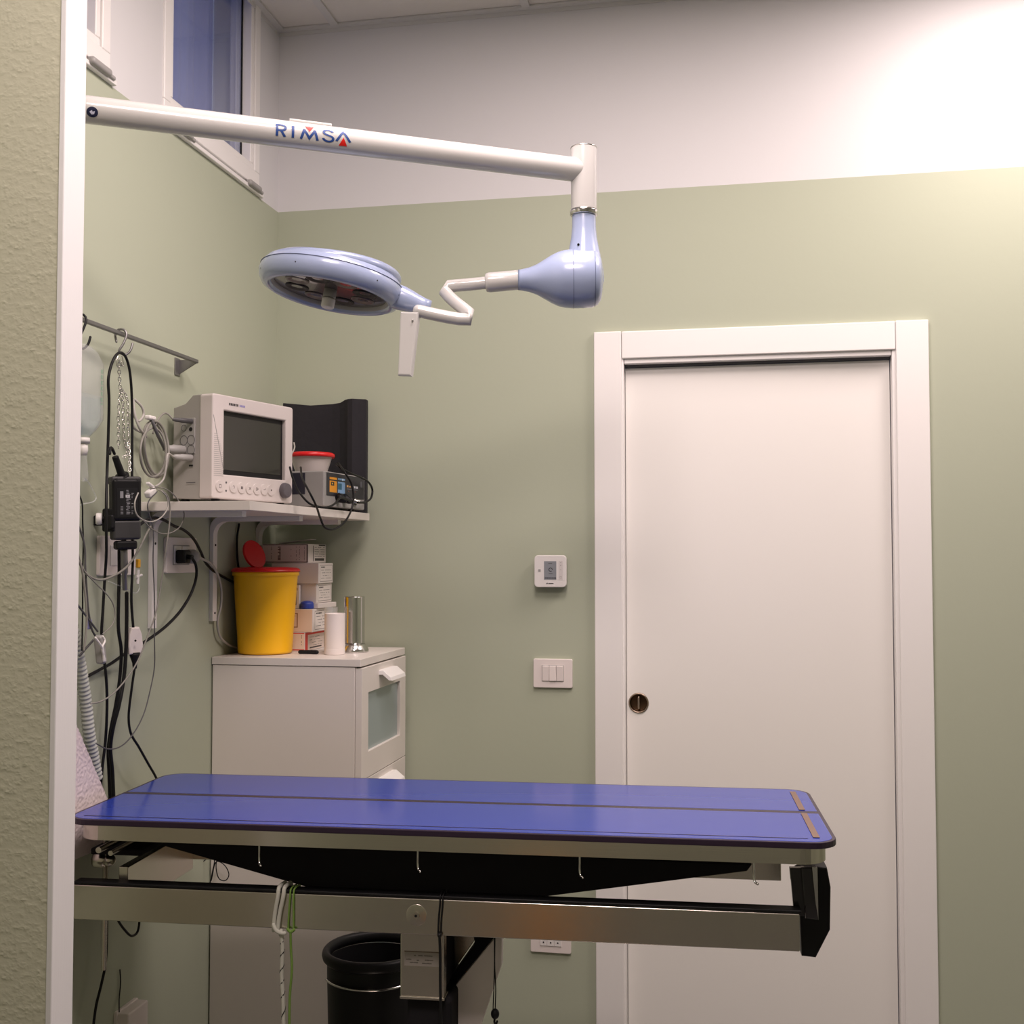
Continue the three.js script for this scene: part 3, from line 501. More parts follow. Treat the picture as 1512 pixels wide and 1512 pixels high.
  // blue cap and the white carton leaning by the bin
  const cap = tag(mesh('blue_cap', [lathe([[0, 0], [0.0175, 0], [0.019, 0.002], [0.019, 0.013], [0.0165, 0.019], [0.008, 0.022], [0, 0.0225]], 32)], M.blueCap), 'round blue plastic cap lying on the cream box', 'cap'); cap.position.copy(onZ(442, 898, zf + 0.0)).setY(yC + 0.0006); cap.position.z = zf + 0.002; cap.position.y = yB + 0.0; 
  cap.position.set(onZ(437, 880, zf).x + 0.0365, yC + 0.0006, zf - 0.019);
  const lb = printed('#f2eeec', (c) => { c.fillStyle = '#23202a'; c.font = 'bold 110px sans-serif'; c.fillRect(150, 12, 70, 16); c.save(); c.translate(176, 30); c.transform(1, 0, -0.1, 1, 0, 0); c.fillRect(0, 0, 26, 80); c.restore(); });
  const wl = thing('white_carton', 'small upright white carton with black mark beside the yellow bin', 'box', V(onZ(437, 880, zf).x, yC + 0.0008, 0.1935), 0);
  mesh('carton', rb(0.030, 0.066, 0.012, 0.001, 1).translate(0, 0.033, 0), M.card, wl); mesh('front_print', new THREE.PlaneGeometry(0.028, 0.064).translate(0, 0.033, 0.0064), lb, wl);
  cap.position.z = 0.193;
  // paper roll, steel jar, clear beaker, black bar
  const rl = onY(497, 969, H);
  const roll = thing('white_canister', 'plain white round canister in front of the steel jar', 'canister', V(0.295, H, 0.292));
  mesh('body', lathe([[0, 0], [0.027, 0], [0.0282, 0.001], [0.0282, 0.016], [0.0275, 0.0165], [0.0275, 0.0172], [0.0278, 0.018], [0.0278, 0.110], [0.027, 0.1115], [0.0245, 0.111], [0.0245, 0.105], [0, 0.105]], 40), M.plasticPink, roll);
  const jar = thing('steel_jar', 'polished stainless instrument jar with a flared base', 'jar', V(0.322, H, 0.208));
  mesh('tube', lathe([[0.0285, 0.024], [0.0285, 0.152], [0.0295, 0.1535], [0.0275, 0.1535], [0.0265, 0.02]], 48), M.chrome, jar);
  mesh('flared_base', lathe([[0, 0], [0.039, 0], [0.0405, 0.003], [0.039, 0.010], [0.033, 0.019], [0.0288, 0.026], [0, 0.024]], 48), M.chrome, jar);
  const bk = thing('clear_beaker', 'small clear plastic beaker between the box stack and steel jar', 'beaker', V(0.262, H, 0.232));
  mesh('cup', lathe([[0, 0], [0.015, 0], [0.019, 0.125], [0.018, 0.125], [0.0142, 0.0015], [0, 0.0015]], 32), M.clearPlastic, bk);
  const pen = tag(mesh('marker_pen', new THREE.CapsuleGeometry(0.0055, 0.048, 4, 12).rotateZ(Math.PI / 2).translate(0, 0.0055, 0), M.dark), 'black marker lying in front of the red-banded box', 'pen'); pen.position.set(0.222, H, 0.298);
}

// ---------------------------------------------------------------- wall shelf with brackets
const SH = { y: 1.632, t: 0.021 };
{
  const g = thing('wall_shelf', 'white wall shelf on metal brackets carrying the patient monitor', 'shelf', V(0, SH.y - SH.t, 0));
  mesh('board', extr([[0.001, -0.82], [0.274, -0.812], [0.314, -0.058], [0.001, -0.058]], SH.t - 0.002, 0.001).rotateX(-Math.PI / 2).translate(0, 0.001, 0), M.cabinet, g);
  for (const [z, x1] of [[0.755, 0.235], [0.432, 0.25], [0.135, 0.25]]) {
    const pts = [[0.001, -0.275], [0.010, -0.275], [0.010, -0.05]];
    for (let i = 0; i <= 6; i++) { const a = i / 6 * Math.PI / 2; pts.push([0.045 - 0.035 * Math.cos(a), -0.048 + 0.036 * Math.sin(a)]); }
    pts.push([x1, -0.012], [x1, -0.0005], [0.032, -0.0005]);
    for (let i = 0; i <= 6; i++) { const a = i / 6 * Math.PI / 2; pts.push([0.031 - 0.030 * Math.sin(a), -0.031 + 0.030 * Math.cos(a)]); }
    const b = mesh('bracket', extr(pts, 0.022, 0.001).translate(0, 0, z - 0.011), M.plasticWhite, g);
    for (const y of [-0.075, -0.255]) mesh('screw', new THREE.CylinderGeometry(0.003, 0.003, 0.0015, 10).rotateZ(Math.PI / 2).translate(0.0115, y, z), M.dark, b);
  }
}
// patient monitor
const MON = { a: V(0.142, SH.y + 0.0002, 0.73), turn: 0 };
{
  const th = 16 * Math.PI / 180, w = 0.308, h = 0.252, dp = 0.125;
  const d = V(Math.sin(th), 0, -Math.cos(th)), n = V(Math.cos(th), 0, Math.sin(th));        // along the front, out of the front
  const turn = Math.atan2(-d.z, d.x);
  const g = thing('patient_monitor', 'off-white patient monitor with dark screen and side cable sockets', 'monitor', MON.a.clone().addScaledVector(d, w / 2).addScaledVector(n, -0.02), turn);
  MON.g = g; MON.w = w; MON.turn = turn;
  const y0 = 0.012, body = [[-0.105, y0 + 0.004], [-0.02, y0], [-0.02, y0 + h - 0.002], [-0.045, y0 + h - 0.003], [-0.068, y0 + h - 0.022], [-0.105, y0 + h - 0.03]];
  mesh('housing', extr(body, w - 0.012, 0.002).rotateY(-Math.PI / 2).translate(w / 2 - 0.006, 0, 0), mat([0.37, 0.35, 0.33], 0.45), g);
  // front bezel with the screen opening
  const sx0 = -w / 2 + 0.038, sx1 = w / 2 - 0.027, sy0 = y0 + 0.056, sy1 = y0 + h - 0.034;
  const bez = extr(roundRect(w - 0.006, h - 0.006, 0.004, 3).map(([x, y]) => [x, y + y0 + h / 2]), 0.034, 0.003, [[[sx0, sy0], [sx0, sy1], [sx1, sy1], [sx1, sy0]]]).translate(0, 0, -0.017);
  const shellM = mat([0.63, 0.575, 0.56], 0.42), fr = mesh('bezel', bez, shellM, g);
  mesh('screen_border', bx(sx0 - 0.002, sx1 + 0.002, sy0 - 0.002, sy1 + 0.002, 0.004, 0.009), M.dark, fr);
  mesh('screen', bx(sx0 + 0.010, sx1 - 0.010, sy0 + 0.016, sy1 - 0.014, 0.009, 0.0098), mat([0.030, 0.030, 0.024], 0.22), fr).userData.label = 'dark grey display, switched off';
  for (let k = 0; k < 22; k++) mesh('vent_slot', bx(-w / 2 + 0.006, -w / 2 + 0.016 + Math.min(0.024, 0.002 + k * 0.0022), 0, 0.0012, 0.0198, 0.0203).translate(0, y0 + 0.155 - k * 0.0048, 0), M.plasticGrey, fr);
  const ridgeA = V(-w / 2 + 0.003, y0 + 0.20, 0.0201), ridgeB = V(-w / 2 + 0.040, y0 + 0.07, 0.0201);
  mesh('trim_line', rod(ridgeA, ridgeB, 0.0008, 6), M.plasticGrey, fr);
  const logo = canvasTex(256, 40, (c) => { c.clearRect(0, 0, 256, 40); c.fillStyle = '#222026'; for (let i = 0; i < 6; i++) { c.fillRect(4 + i * 24, 6, 18, 28); } c.clearRect(10, 16, 4, 10); c.clearRect(58, 14, 5, 8); c.clearRect(106, 18, 5, 8); c.fillStyle = '#8b86c0'; for (let i = 0; i < 4; i++) c.fillRect(164 + i * 22, 8, 16, 24); });
  mesh('maker_print', new THREE.PlaneGeometry(0.062, 0.0085).translate(-w / 2 + 0.088, y0 + h - 0.020, 0.0204), new THREE.MeshStandardMaterial({ map: logo, transparent: true, alphaTest: 0.5, roughness: 0.5 }), fr);
  const icon = (draw) => new THREE.MeshStandardMaterial({ map: canvasTex(64, 64, (c) => { c.fillStyle = '#d0c8c6'; c.fillRect(0, 0, 64, 64); c.strokeStyle = c.fillStyle = '#55494a'; c.lineWidth = 5; draw(c); }), roughness: 0.45 });
  const icons = [(c) => { c.strokeRect(22, 18, 20, 28); }, (c) => { c.beginPath(); c.arc(30, 30, 10, 3.4, 6.9); c.lineTo(34, 46); c.stroke(); }, (c) => { c.fillRect(18, 20, 12, 24); c.fillRect(34, 20, 12, 24); }, (c) => { c.beginPath(); c.moveTo(18, 20); c.lineTo(46, 44); c.moveTo(46, 20); c.lineTo(18, 44); c.stroke(); }, (c) => { c.strokeRect(18, 20, 14, 24); c.fillRect(36, 26, 10, 12); }, (c) => { c.beginPath(); c.moveTo(16, 32); c.lineTo(34, 32); c.lineTo(46, 22); c.stroke(); }, (c) => { c.beginPath(); c.arc(32, 32, 9, 0, 7); c.fill(); }];
  const xs = [0.026, 0.075, 0.105, 0.135, 0.163, 0.192, 0.218];
  icons.forEach((f, i) => {
    const x = -w / 2 + xs[i], y = y0 + 0.030, b = mesh('button', new THREE.CylinderGeometry(0.0135, 0.0145, 0.003, 28).rotateX(Math.PI / 2).translate(x, y, 0.0212), shellM, fr);
    mesh('icon', new THREE.CircleGeometry(0.009, 24).translate(x, y, 0.0230), icon(f), b);
  });
  for (const y of [0.040, 0.020]) mesh('indicator_lamp', new THREE.CylinderGeometry(0.0025, 0.0025, 0.001, 10).rotateX(Math.PI / 2).translate(-w / 2 + 0.050, y0 + y, 0.0204), M.plasticMid, fr);
  const knob = mesh('knob', along(lathe([[0, 0.014], [0.015, 0.0135], [0.0185, 0.011], [0.020, 0.004], [0.020, 0]], 32), V(w / 2 - 0.035, y0 + 0.032, 0.020), V(w / 2 - 0.035, y0 + 0.032, 1)), mat([0.11, 0.10, 0.115], 0.5), fr); knob.userData.label = 'dark grey rotary knob';
  mesh('side_latch', [rbx(w / 2 - 0.002, w / 2 + 0.012, y0 + 0.02, y0 + 0.125, -0.012, 0.010, 0.003), rbx(w / 2 - 0.002, w / 2 + 0.008, y0 + 0.12, y0 + 0.15, -0.010, 0.006, 0.003)], shellM, g);
  for (const [x, z] of [[-w / 2 + 0.03, -0.09], [w / 2 - 0.03, -0.09], [-w / 2 + 0.03, 0.004], [w / 2 - 0.03, 0.004]]) mesh('foot', new THREE.CylinderGeometry(0.010, 0.011, 0.0125, 16).translate(x, 0.00625, z), M.dark, g);
  // socket panel on the side
  const X = -w / 2 + 0.0035, sp = mesh('socket_panel', rbx(X - 0.003, X + 0.003, y0 + 0.108, y0 + 0.196, -0.082, -0.036, 0.003), mat([0.34, 0.33, 0.32], 0.5), g);
  for (const [y, z, r] of [[0.172, -0.070, 0.0075], [0.142, -0.070, 0.0115], [0.142, -0.047, 0.0115], [0.118, -0.047, 0.0115]]) mesh('socket', new THREE.TorusGeometry(r, 0.0007, 6, 28).rotateY(Math.PI / 2).translate(X - 0.0032, y0 + y, z), M.plasticMid, sp);
  mesh('port', new THREE.CylinderGeometry(0.005, 0.005, 0.002, 14).rotateZ(Math.PI / 2).translate(X - 0.0032, y0 + 0.168, -0.048), M.dark, sp);
  mesh('slot', bx(X - 0.0042, X - 0.003, y0 + 0.078, y0 + 0.082, -0.052, -0.040), M.dark, g);
  mesh('print_mark', bx(X - 0.0040, X - 0.003, y0 + 0.038, y0 + 0.0395, -0.060, -0.032), M.plasticMid, g);
  const side = (y, z, out) => g.localToWorld(V(X - out, y0 + y, z));
  g.updateMatrixWorld(true);
  MON.side = side;
  const conn = (name, label, y, z, len, r, m, tilt = 0) => { const a = side(y, z, 0.0035), b = side(y + tilt, z - 0.012, len), o = mesh(name, along(lathe([[0, 0], [r, 0], [r, len * 0.55], [r * 0.85, len * 0.6], [r * 0.8, len * 0.85], [r * 0.5, len], [0, len]], 20), a, b), m); tag(o, label, 'connector'); rebase(o); return b; };
  MON.plugs = [conn('cable_plug', 'dark grey plug in the top socket of the patient monitor', 0.187, -0.045, 0.052, 0.0062, M.plasticMid), conn('cable_plug', 'thick grey plug in the middle socket of the patient monitor', 0.118, -0.070, 0.055, 0.0115, M.plasticGrey), conn('cable_plug', 'pale grey plug in the lowest socket of the patient monitor', 0.098, -0.045, 0.05, 0.0085, M.plasticGrey)];
}
// black folded foam pad against the back wall
{
  const pl = [[0.040, 0.040], [0.12, 0.030], [0.19, 0.026], [0.215, 0.030], [0.235, 0.045], [0.250, 0.062], [0.264, 0.066], [0.278, 0.056], [0.298, 0.045]], th = 0.022;
  const pts = [...pl, ...pl.slice().reverse().map(([x, z]) => [x - 0.002, z - th])].map(([x, z]) => [x, -z]);
  const q = extr(pts, 0.330, 0.002, []).rotateX(-Math.PI / 2), p = q.attributes.position;
  for (let i = 0; i < p.count; i++) if (p.getY(i) > 0.2) p.setY(i, p.getY(i) - 0.008 * Math.sin(Math.min(1, (p.getX(i) - 0.04) / 0.19) * Math.PI) + (p.getX(i) > 0.23 ? 0.004 : 0));
  q.computeVertexNormals();
  const o = mesh('foam_pad', q.translate(0, 0.002, 0.0), M.foam); o.position.set(0.0, SH.y, 0.0); tag(o, 'black folded foam pad standing against the back wall', 'pad');
}
// electrosurgical unit with its cables, tub with red lid on top
{
  const w = 0.266, h = 0.095, dp = 0.185, turn = Math.PI / 2 - 0.1;
  const g = thing('electrosurgery_unit', 'grey electrosurgical unit with black front panel and yellow and blue labels', 'medical device', V(0.2085, SH.y + 0.0002, 0.221), turn);
  const y0 = 0.008;
  mesh('case', rbx(-w / 2, w / 2, y0, y0 + h, -dp / 2, dp / 2, 0.004), M.plasticGrey, g);
  mesh('dark_side', rbx(-w / 2 - 0.001, -w / 2 + 0.01, y0 + h * 0.34, y0 + h - 0.004, -dp / 2 + 0.01, dp / 2 - 0.055, 0.002), mat([0.03, 0.03, 0.045], 0.4), g);
  const face = canvasTex(512, 220, (c) => {
    c.fillStyle = '#2c2b33'; c.fillRect(0, 0, 512, 220); c.fillStyle = '#e79a1c'; c.fillRect(40, 40, 95, 22); c.fillRect(40, 74, 95, 110); c.fillStyle = '#2a2620'; c.fillRect(58, 84, 42, 36); c.fillStyle = '#e8b23c'; c.fillRect(70, 94, 14, 14);
    c.fillStyle = '#7fa6cf'; c.fillRect(148, 40, 95, 18); c.fillRect(148, 74, 95, 110); c.fillStyle = '#1f5f7c'; c.fillRect(150, 90, 50, 60); c.fillStyle = '#cfe0ee'; c.fillRect(206, 40, 14, 22); c.fillStyle = '#14141a'; c.fillRect(36, 62, 210, 11);
    c.fillStyle = '#d8a05a'; c.fillRect(268, 96, 22, 20); c.fillRect(302, 100, 18, 16); c.fillStyle = '#cfd2dc'; for (const x of [336, 368, 400]) c.fillRect(x, 96, 22, 22); c.fillStyle = '#8d8c98'; c.fillRect(270, 130, 150, 5); c.fillStyle = '#a0564c'; c.fillRect(290, 150, 10, 8); c.fillRect(380, 150, 10, 8); c.fillStyle = '#5b5a66'; c.fillRect(460, 40, 20, 60);
  });
  mesh('front_panel', new THREE.PlaneGeometry(w - 0.02, h * 0.66).translate(0.004, y0 + h * 0.64, dp / 2 + 0.0006), new THREE.MeshStandardMaterial({ map: face, roughness: 0.35 }), g).userData.label = 'black front panel with amber and blue fields';
  const so = [];
  for (const x of [-0.052, -0.012]) { mesh('socket_plug', along(lathe([[0, 0], [0.012, 0], [0.012, 0.012], [0.008, 0.024], [0.0035, 0.03], [0, 0.03]], 18), V(x, y0 + 0.030, dp / 2), V(x + 0.004, y0 + 0.012, dp / 2 + 0.03)), M.blackRubber, g); }
  mesh('cable_gland', along(lathe([[0, 0], [0.010, 0], [0.010, 0.006], [0.006, 0.008], [0.006, 0.02], [0, 0.02]], 16), V(0.055, y0 + 0.022, dp / 2), V(0.07, y0 + 0.018, dp / 2 + 0.03)), M.chrome, g);
  for (const [x, z] of [[-0.09, -0.07], [0.09, -0.07], [-0.09, 0.07], [0.09, 0.07]]) mesh('foot', new THREE.CylinderGeometry(0.009, 0.009, 0.009, 14).translate(x, 0.0045, z), M.dark, g);
  g.updateMatrixWorld(true);
  const W = (x, y, z) => g.localToWorld(V(x, y, z));
  const P = (u, v, x) => onX(u, v, x);
  const f = 0.332;
  const c1 = thing('electrode_cable', 'black cable drooping below the shelf edge from the grey unit', 'cable');
  mesh('lead', tube([W(-0.012 + 0.005, y0 + 0.009, dp / 2 + 0.036), P(503, 735, f + 0.01), P(494, 744, f + 0.012), P(482, 749, f + 0.01), P(470, 748, f), P(455, 742, f - 0.01), P(442, 727, f - 0.03), P(432, 705, f - 0.06), P(428, 690, f - 0.08)], 0.0028), M.blackRubber, c1); rebase(c1);
  const c2 = thing('electrode_cable', 'long black cable looping under the shelf edge and up behind the red-lidded tub', 'cable');
  mesh('lead', tube([P(444, 690, 0.24), P(447, 708, 0.30), P(457, 727, 0.342), P(466, 745, 0.348), P(473, 765, 0.33), P(479, 778, 0.333), P(488, 782, 0.342), P(500, 778, 0.347), P(511, 768, 0.352), P(519, 752, 0.355), P(522, 735, 0.355), P(519, 715, 0.35), P(510, 699, 0.34), P(500, 684, 0.30)], 0.0028), M.blackRubber, c2); rebase(c2);
  const c3 = thing('electrode_cable', 'black cable curving round the right side of the grey unit', 'cable');
  mesh('lead', tube([W(0.069, y0 + 0.018, dp / 2 + 0.0265), P(528, 742, 0.335), P(540, 741, 0.335), P(548, 735, 0.335), P(550, 724, 0.333), P(545, 713, 0.335), P(533, 705, 0.332), P(518, 699, 0.326), P(503, 691, 0.31), P(496, 685, 0.29)], 0.003), M.blackRubber, c3); rebase(c3);
  const tub = thing('food_tub', 'small clear plastic tub with bright red lid on the grey unit', 'tub', V(0.198, SH.y + 0.1044, 0.222), 0.2);
  const cup = (k) => lathe([[0, 0], [0.040, 0], [0.0435, 0.004], [0.058, 0.050], [0.0565, 0.050], [0.0415, 0.005], [0, 0.002]], 40);
  mesh('tub_body', cup(), mat([0.86, 0.80, 0.78], 0.3, 0, { transmission: 0.45, thickness: 0 }), tub);
  mesh('lid', lathe([[0.058, 0.048], [0.0635, 0.046], [0.0655, 0.050], [0.065, 0.056], [0.060, 0.0595], [0.052, 0.058], [0, 0.057]], 48), M.red, tub);
  mesh('contents', lathe([[0, 0.0025], [0.038, 0.003], [0.047, 0.030], [0.02, 0.034], [0, 0.031]], 32), M.card, tub);
}

// ---------------------------------------------------------------- plates and controls on the back wall
{
  const a = onZ(792, 821, 0), b = onZ(837, 866, 0), w = b.x - a.x, h = a.y - b.y;
  const g = thing('thermostat', 'white square thermostat with grey display on the back wall', 'thermostat', V((a.x + b.x) / 2, b.y, 0));
  mesh('back_plate', rb(w - 0.002, h - 0.002, 0.012, 0.005).translate(0.001, h / 2 - 0.001, 0.006), M.plasticMid, g);
  mesh('body', extr(roundRect(w, h, 0.009, 6), 0.010, 0.002).translate(0, h / 2, 0.013), M.plasticWhite, g);
  const lcd = canvasTex(128, 200, (c) => { c.fillStyle = '#8c9096'; c.fillRect(0, 0, 128, 200); c.strokeStyle = '#2b2d33'; c.lineWidth = 7; c.beginPath(); c.arc(68, 92, 18, 0.9, 6.4); c.stroke(); c.fillStyle = '#33353b'; c.fillRect(44, 22, 40, 6); c.fillRect(48, 132, 40, 5); for (let x = 8; x < 118; x += 12) c.fillRect(x, 176 + (x % 24 ? 0 : -4), 9, 14); });
  mesh('display', new THREE.PlaneGeometry(w * 0.40, h * 0.60).translate(w * 0.0, h * 0.53, 0.0255), new THREE.MeshStandardMaterial({ map: lcd, roughness: 0.3 }), g).userData.label = 'grey liquid crystal display';
  const marks = canvasTex(64, 200, (c) => { c.fillStyle = '#d8d2d0'; c.fillRect(0, 0, 64, 200); c.fillStyle = '#8d8786'; c.font = '26px sans-serif'; c.fillRect(26, 16, 14, 4); c.fillRect(31, 40, 4, 16); c.fillRect(25, 46, 16, 4); c.fillRect(24, 92, 16, 4); c.strokeStyle = '#8d8786'; c.lineWidth = 3; c.strokeRect(20, 164, 24, 18); });
  mesh('button_print', new THREE.PlaneGeometry(w * 0.13, h * 0.62).translate(w * 0.34, h * 0.53, 0.0255), new THREE.MeshStandardMaterial({ map: marks, roughness: 0.4 }), g);
  mesh('sensor_grille', rb(0.007, 0.007, 0.001, 0.0005).translate(-w * 0.35, h * 0.53, 0.0254), M.plasticGrey, g);
  mesh('maker_print', [rb(0.004, 0.003, 0.0006, 0.0002).rotateZ(0.5).translate(-0.009, h * 0.105, 0.0254), rb(0.015, 0.0022, 0.0006, 0.0002).translate(0.002, h * 0.105, 0.0254)], M.plasticMid, g);
}
function plate(name, label, category, p, w, h, turn, fill) {
  const g = thing(name, label, category, p, turn);
  mesh('cover_plate', extr(roundRect(w, h, 0.003, 3), 0.006, 0.0015).translate(0, h / 2, 0.001), M.plasticPink, g);
  if (fill) fill(g, w, h); return g;
}
{
  const a = onZ(789, 973, 0), b = onZ(845, 1015, 0), w = b.x - a.x, h = a.y - b.y;
  plate('light_switch', 'white rectangular light switch with three rockers beside the door', 'switch', V((a.x + b.x) / 2, b.y, 0), w, h, 0, (g) => {
    mesh('gap_frame', rb(0.064, 0.047, 0.002, 0.001).translate(0, h / 2, 0.0082), M.plasticGrey, g);
    for (const k of [-1, 0, 1]) mesh('rocker', rb(0.0200, 0.044, 0.006, 0.002).rotateX(k ? 0.05 : -0.03).translate(k * 0.0206, h / 2, 0.0095), M.plasticPink, g);
  });
  const c = onZ(785, 1403, 0), d = onZ(843, 1403, 0);
  plate('wall_socket', 'white power socket plate low on the back wall beside the door casing', 'socket', V((c.x + d.x) / 2, c.y, 0), d.x - c.x, 0.08, 0, (g) => {
    for (const k of [-1, 0, 1]) { const m = mesh('socket_insert', rb(0.0200, 0.044, 0.004, 0.001).translate(k * 0.0206, 0.04, 0.0085), M.plasticWhite, g); for (const y of [-0.012, 0, 0.012]) mesh('hole', new THREE.CylinderGeometry(0.0022, 0.0022, 0.001, 10).rotateX(Math.PI / 2).translate(k * 0.0206, 0.04 + y, 0.0106), M.dark, m); }
  });
  const e = onZ(523, 1395, 0), f = onZ(592, 1395, 0);
  plate('wall_socket', 'white power socket plate on the back wall behind the black bin', 'socket', V((e.x + f.x) / 2, e.y, 0), f.x - e.x, 0.055, 0);
  // left wall: sockets by the shelf
  const onLeft = (y, z0, z1) => V(0, y, (z0 + z1) / 2);
  plate('wall_socket', 'white socket plate below the shelf with a black plug in it', 'socket', onLeft(1.466, 0.535, 0.694), 0.155, 0.085, Math.PI / 2, (g) => {
    mesh('recess', rb(0.086, 0.05, 0.003, 0.001).translate(-0.005, 0.043, 0.0083), M.plasticGrey, g); for (const x of [-0.026, 0.016]) mesh('socket_insert', rb(0.038, 0.044, 0.003, 0.001).translate(x, 0.043, 0.0098), M.plasticWhite, g);
  });
  plate('wall_socket', 'white socket plate half hidden behind the hanging black adaptor', 'socket', onLeft(1.464, 0.841, 0.992), 0.15, 0.085, Math.PI / 2, (g) => { mesh('socket_insert', rb(0.07, 0.045, 0.003, 0.001).translate(0, 0.043, 0.009), M.plasticWhite, g); mesh('hole', new THREE.CylinderGeometry(0.003, 0.003, 0.001, 10).rotateX(Math.PI / 2).translate(0.008, 0.043, 0.0108), M.dark, g); });
  plate('wall_socket', 'white surface socket box low on the left wall under the table', 'socket', onLeft(0.405, 0.80, 0.90), 0.09, 0.085, Math.PI / 2, (g, w, h) => mesh('box', rb(0.088, 0.083, 0.03, 0.004).translate(0, h / 2, 0.02), M.plasticPink, g));
}

// ---------------------------------------------------------------- hanging rail on the left wall and what hangs there
const LW = (list) => list.map(([u, v, x]) => onX(u, v, x));
const cable = (name, label, pts, r, m, category = 'cable', sides = 8) => { const o = thing(name, label, category); mesh('lead', tube(LW(pts), r, false, 0.5, sides), m, o); rebase(o); return o; };
{
  const e = onX(291, 534, 0.048), y = e.y, g = thing('wall_rail', 'thin grey steel hanging rail on the left wall above the monitor', 'rail');
  mesh('bar', rbx(0.0432, 0.0528, y - 0.0048, y + 0.0048, e.z, 1.62, 0.0025), M.galv, g);
  const br = (z) => mesh('bracket', [extr([[0.001, y - 0.032], [0.001, y + 0.004], [0.05, y + 0.004], [0.05, y - 0.004]], 0.003, 0.0005).translate(0, 0, z), rbx(0, 0.003, y - 0.036, y + 0.008, z - 0.004, z + 0.022, 0.001)], M.galv, g);
  br(e.z + 0.004); br(1.58); rebase(g);
  const hook = (label, u, v, top, drop, m, lean) => {
    const z = onX(u, v, 0.048).z, o = thing('s_hook', label, 'hook'), Y = y;
    mesh('wire', tube([V(0.040, Y - 0.018, z + 0.006), V(0.036, Y, z + 0.004), V(0.042, Y + 0.009, z + 0.002), V(0.054, Y + 0.009, z), V(0.060, Y, z - 0.001), V(0.057, Y - drop * 0.5, z + lean * 0.5), V(0.050, Y - drop * 0.9, z + lean), V(0.052, Y - drop, z + lean - 0.004), V(0.060, Y - drop - 0.002, z + lean - 0.010), V(0.068, Y - drop + 0.008, z + lean - 0.016), V(0.070, Y - drop + 0.024, z + lean - 0.021)], 0.0026), m, o);
    rebase(o); return V(0.058, Y - drop - 0.002, z + lean - 0.009);
  };
  const h1 = hook('steel S-hook on the rail holding the black cable loop and chain', 179, 492, 0, 0.045, M.galv, 0.012);
  hook('black S-hook on the rail holding the infusion bag', 119, 470, 0, 0.062, M.blackRubber, 0.02);
  // chain of small links: too fine to tell apart
  const ch = thing('link_chain', 'thin silver link chain hanging inside the black cable loop', 'chain'), links = [];
  const run = (pts) => { const c = new THREE.CatmullRomCurve3(pts), L = c.getLength(), n = Math.round(L / 0.0085); for (let i = 0; i < n; i++) { const p = c.getPointAt((i + 0.5) / n), t = c.getTangentAt((i + 0.5) / n); const q = new THREE.TorusGeometry(0.0032, 0.0009, 5, 10).scale(1, 1.55, 1).rotateY(i % 2 ? 0.4 : 0.4 + Math.PI / 2); links.push(q.applyMatrix4(new THREE.Matrix4().compose(p, new THREE.Quaternion().setFromUnitVectors(V(0, 1, 0), t), V(1, 1, 1)))); } };
  run(LW([[176, 530, 0.074], [176, 550, 0.066], [177, 575, 0.058], [175, 610, 0.056], [175, 640, 0.055], [175, 662, 0.054]])); run(LW([[178, 574, 0.062], [181, 590, 0.062], [182, 620, 0.06], [184, 650, 0.06], [188, 668, 0.06], [182, 676, 0.06]])); run(LW([[179, 574, 0.058], [187, 588, 0.058], [189, 620, 0.058], [190, 650, 0.056], [191, 680, 0.07], [191.5, 696, 0.078]]));
  const lk = mesh('links', links, M.chrome, ch); lk.userData.kind = 'stuff';
  mesh('snap_clip', [...tube(LW([[174, 526, 0.074], [172, 532, 0.074], [173, 541, 0.074], [176, 544, 0.072]]), 0.0012), ...tube(LW([[180, 526, 0.074], [182, 534, 0.074], [182, 540, 0.074], [180, 541, 0.074], [179, 534, 0.074]]), 0.0012)], M.chrome, ch); rebase(ch);
  // big black cable slung over the hook, ending in a white inline switch
  cable('power_lead', 'thick black cable slung over the S-hook and running down both sides', [[147, 1196, 0.022], [149, 1158, 0.023], [151, 1135, 0.025], [156, 1090, 0.030], [158, 1040, 0.042], [157, 1005, 0.05], [154, 975, 0.05], [150, 940, 0.05], [152, 900, 0.05], [155, 850, 0.05], [157, 820, 0.062], [157, 795, 0.070], [157, 745, 0.070], [158, 700, 0.055], [160, 640, 0.05], [161, 590, 0.058], [160, 560, 0.06], [164, 540, 0.06], [171, 525, 0.06], [178, 520.5, 0.06], [185, 526, 0.06], [190, 540, 0.06], [193, 560, 0.06], [195, 600, 0.055], [195, 680, 0.055], [195, 760, 0.06], [196, 830, 0.06], [194, 885, 0.06], [197, 930, 0.06]], 0.0031, M.blackRubber);
  const a = onX(198, 928, 0.06), b = onX(199, 963, 0.06), sw = thing('inline_switch', 'white inline cable switch with black tapered ends', 'switch');
  const L = a.distanceTo(b);
  mesh('shell', along(extr([[-0.0125, 0], [0.0125, 0], [0.0135, L * 0.3], [0.0115, L * 0.75], [0.007, L], [-0.007, L], [-0.0115, L * 0.75], [-0.0135, L * 0.3]], 0.012, 0.003).translate(0, 0, -0.006).rotateY(0.9), b, a), M.plasticPink, sw);
  mesh('button', new THREE.SphereGeometry(0.0024, 10, 8).translate(...onX(200, 946, 0.0735)), M.dark, sw);
  mesh('strain_relief', along(lathe([[0, 0], [0.012, 0], [0.011, 0.008], [0.0055, 0.024], [0.0045, 0.036], [0, 0.036]], 18), onX(199, 963, 0.06), onX(199, 1000, 0.06)), M.blackRubber, sw);
  rebase(sw);
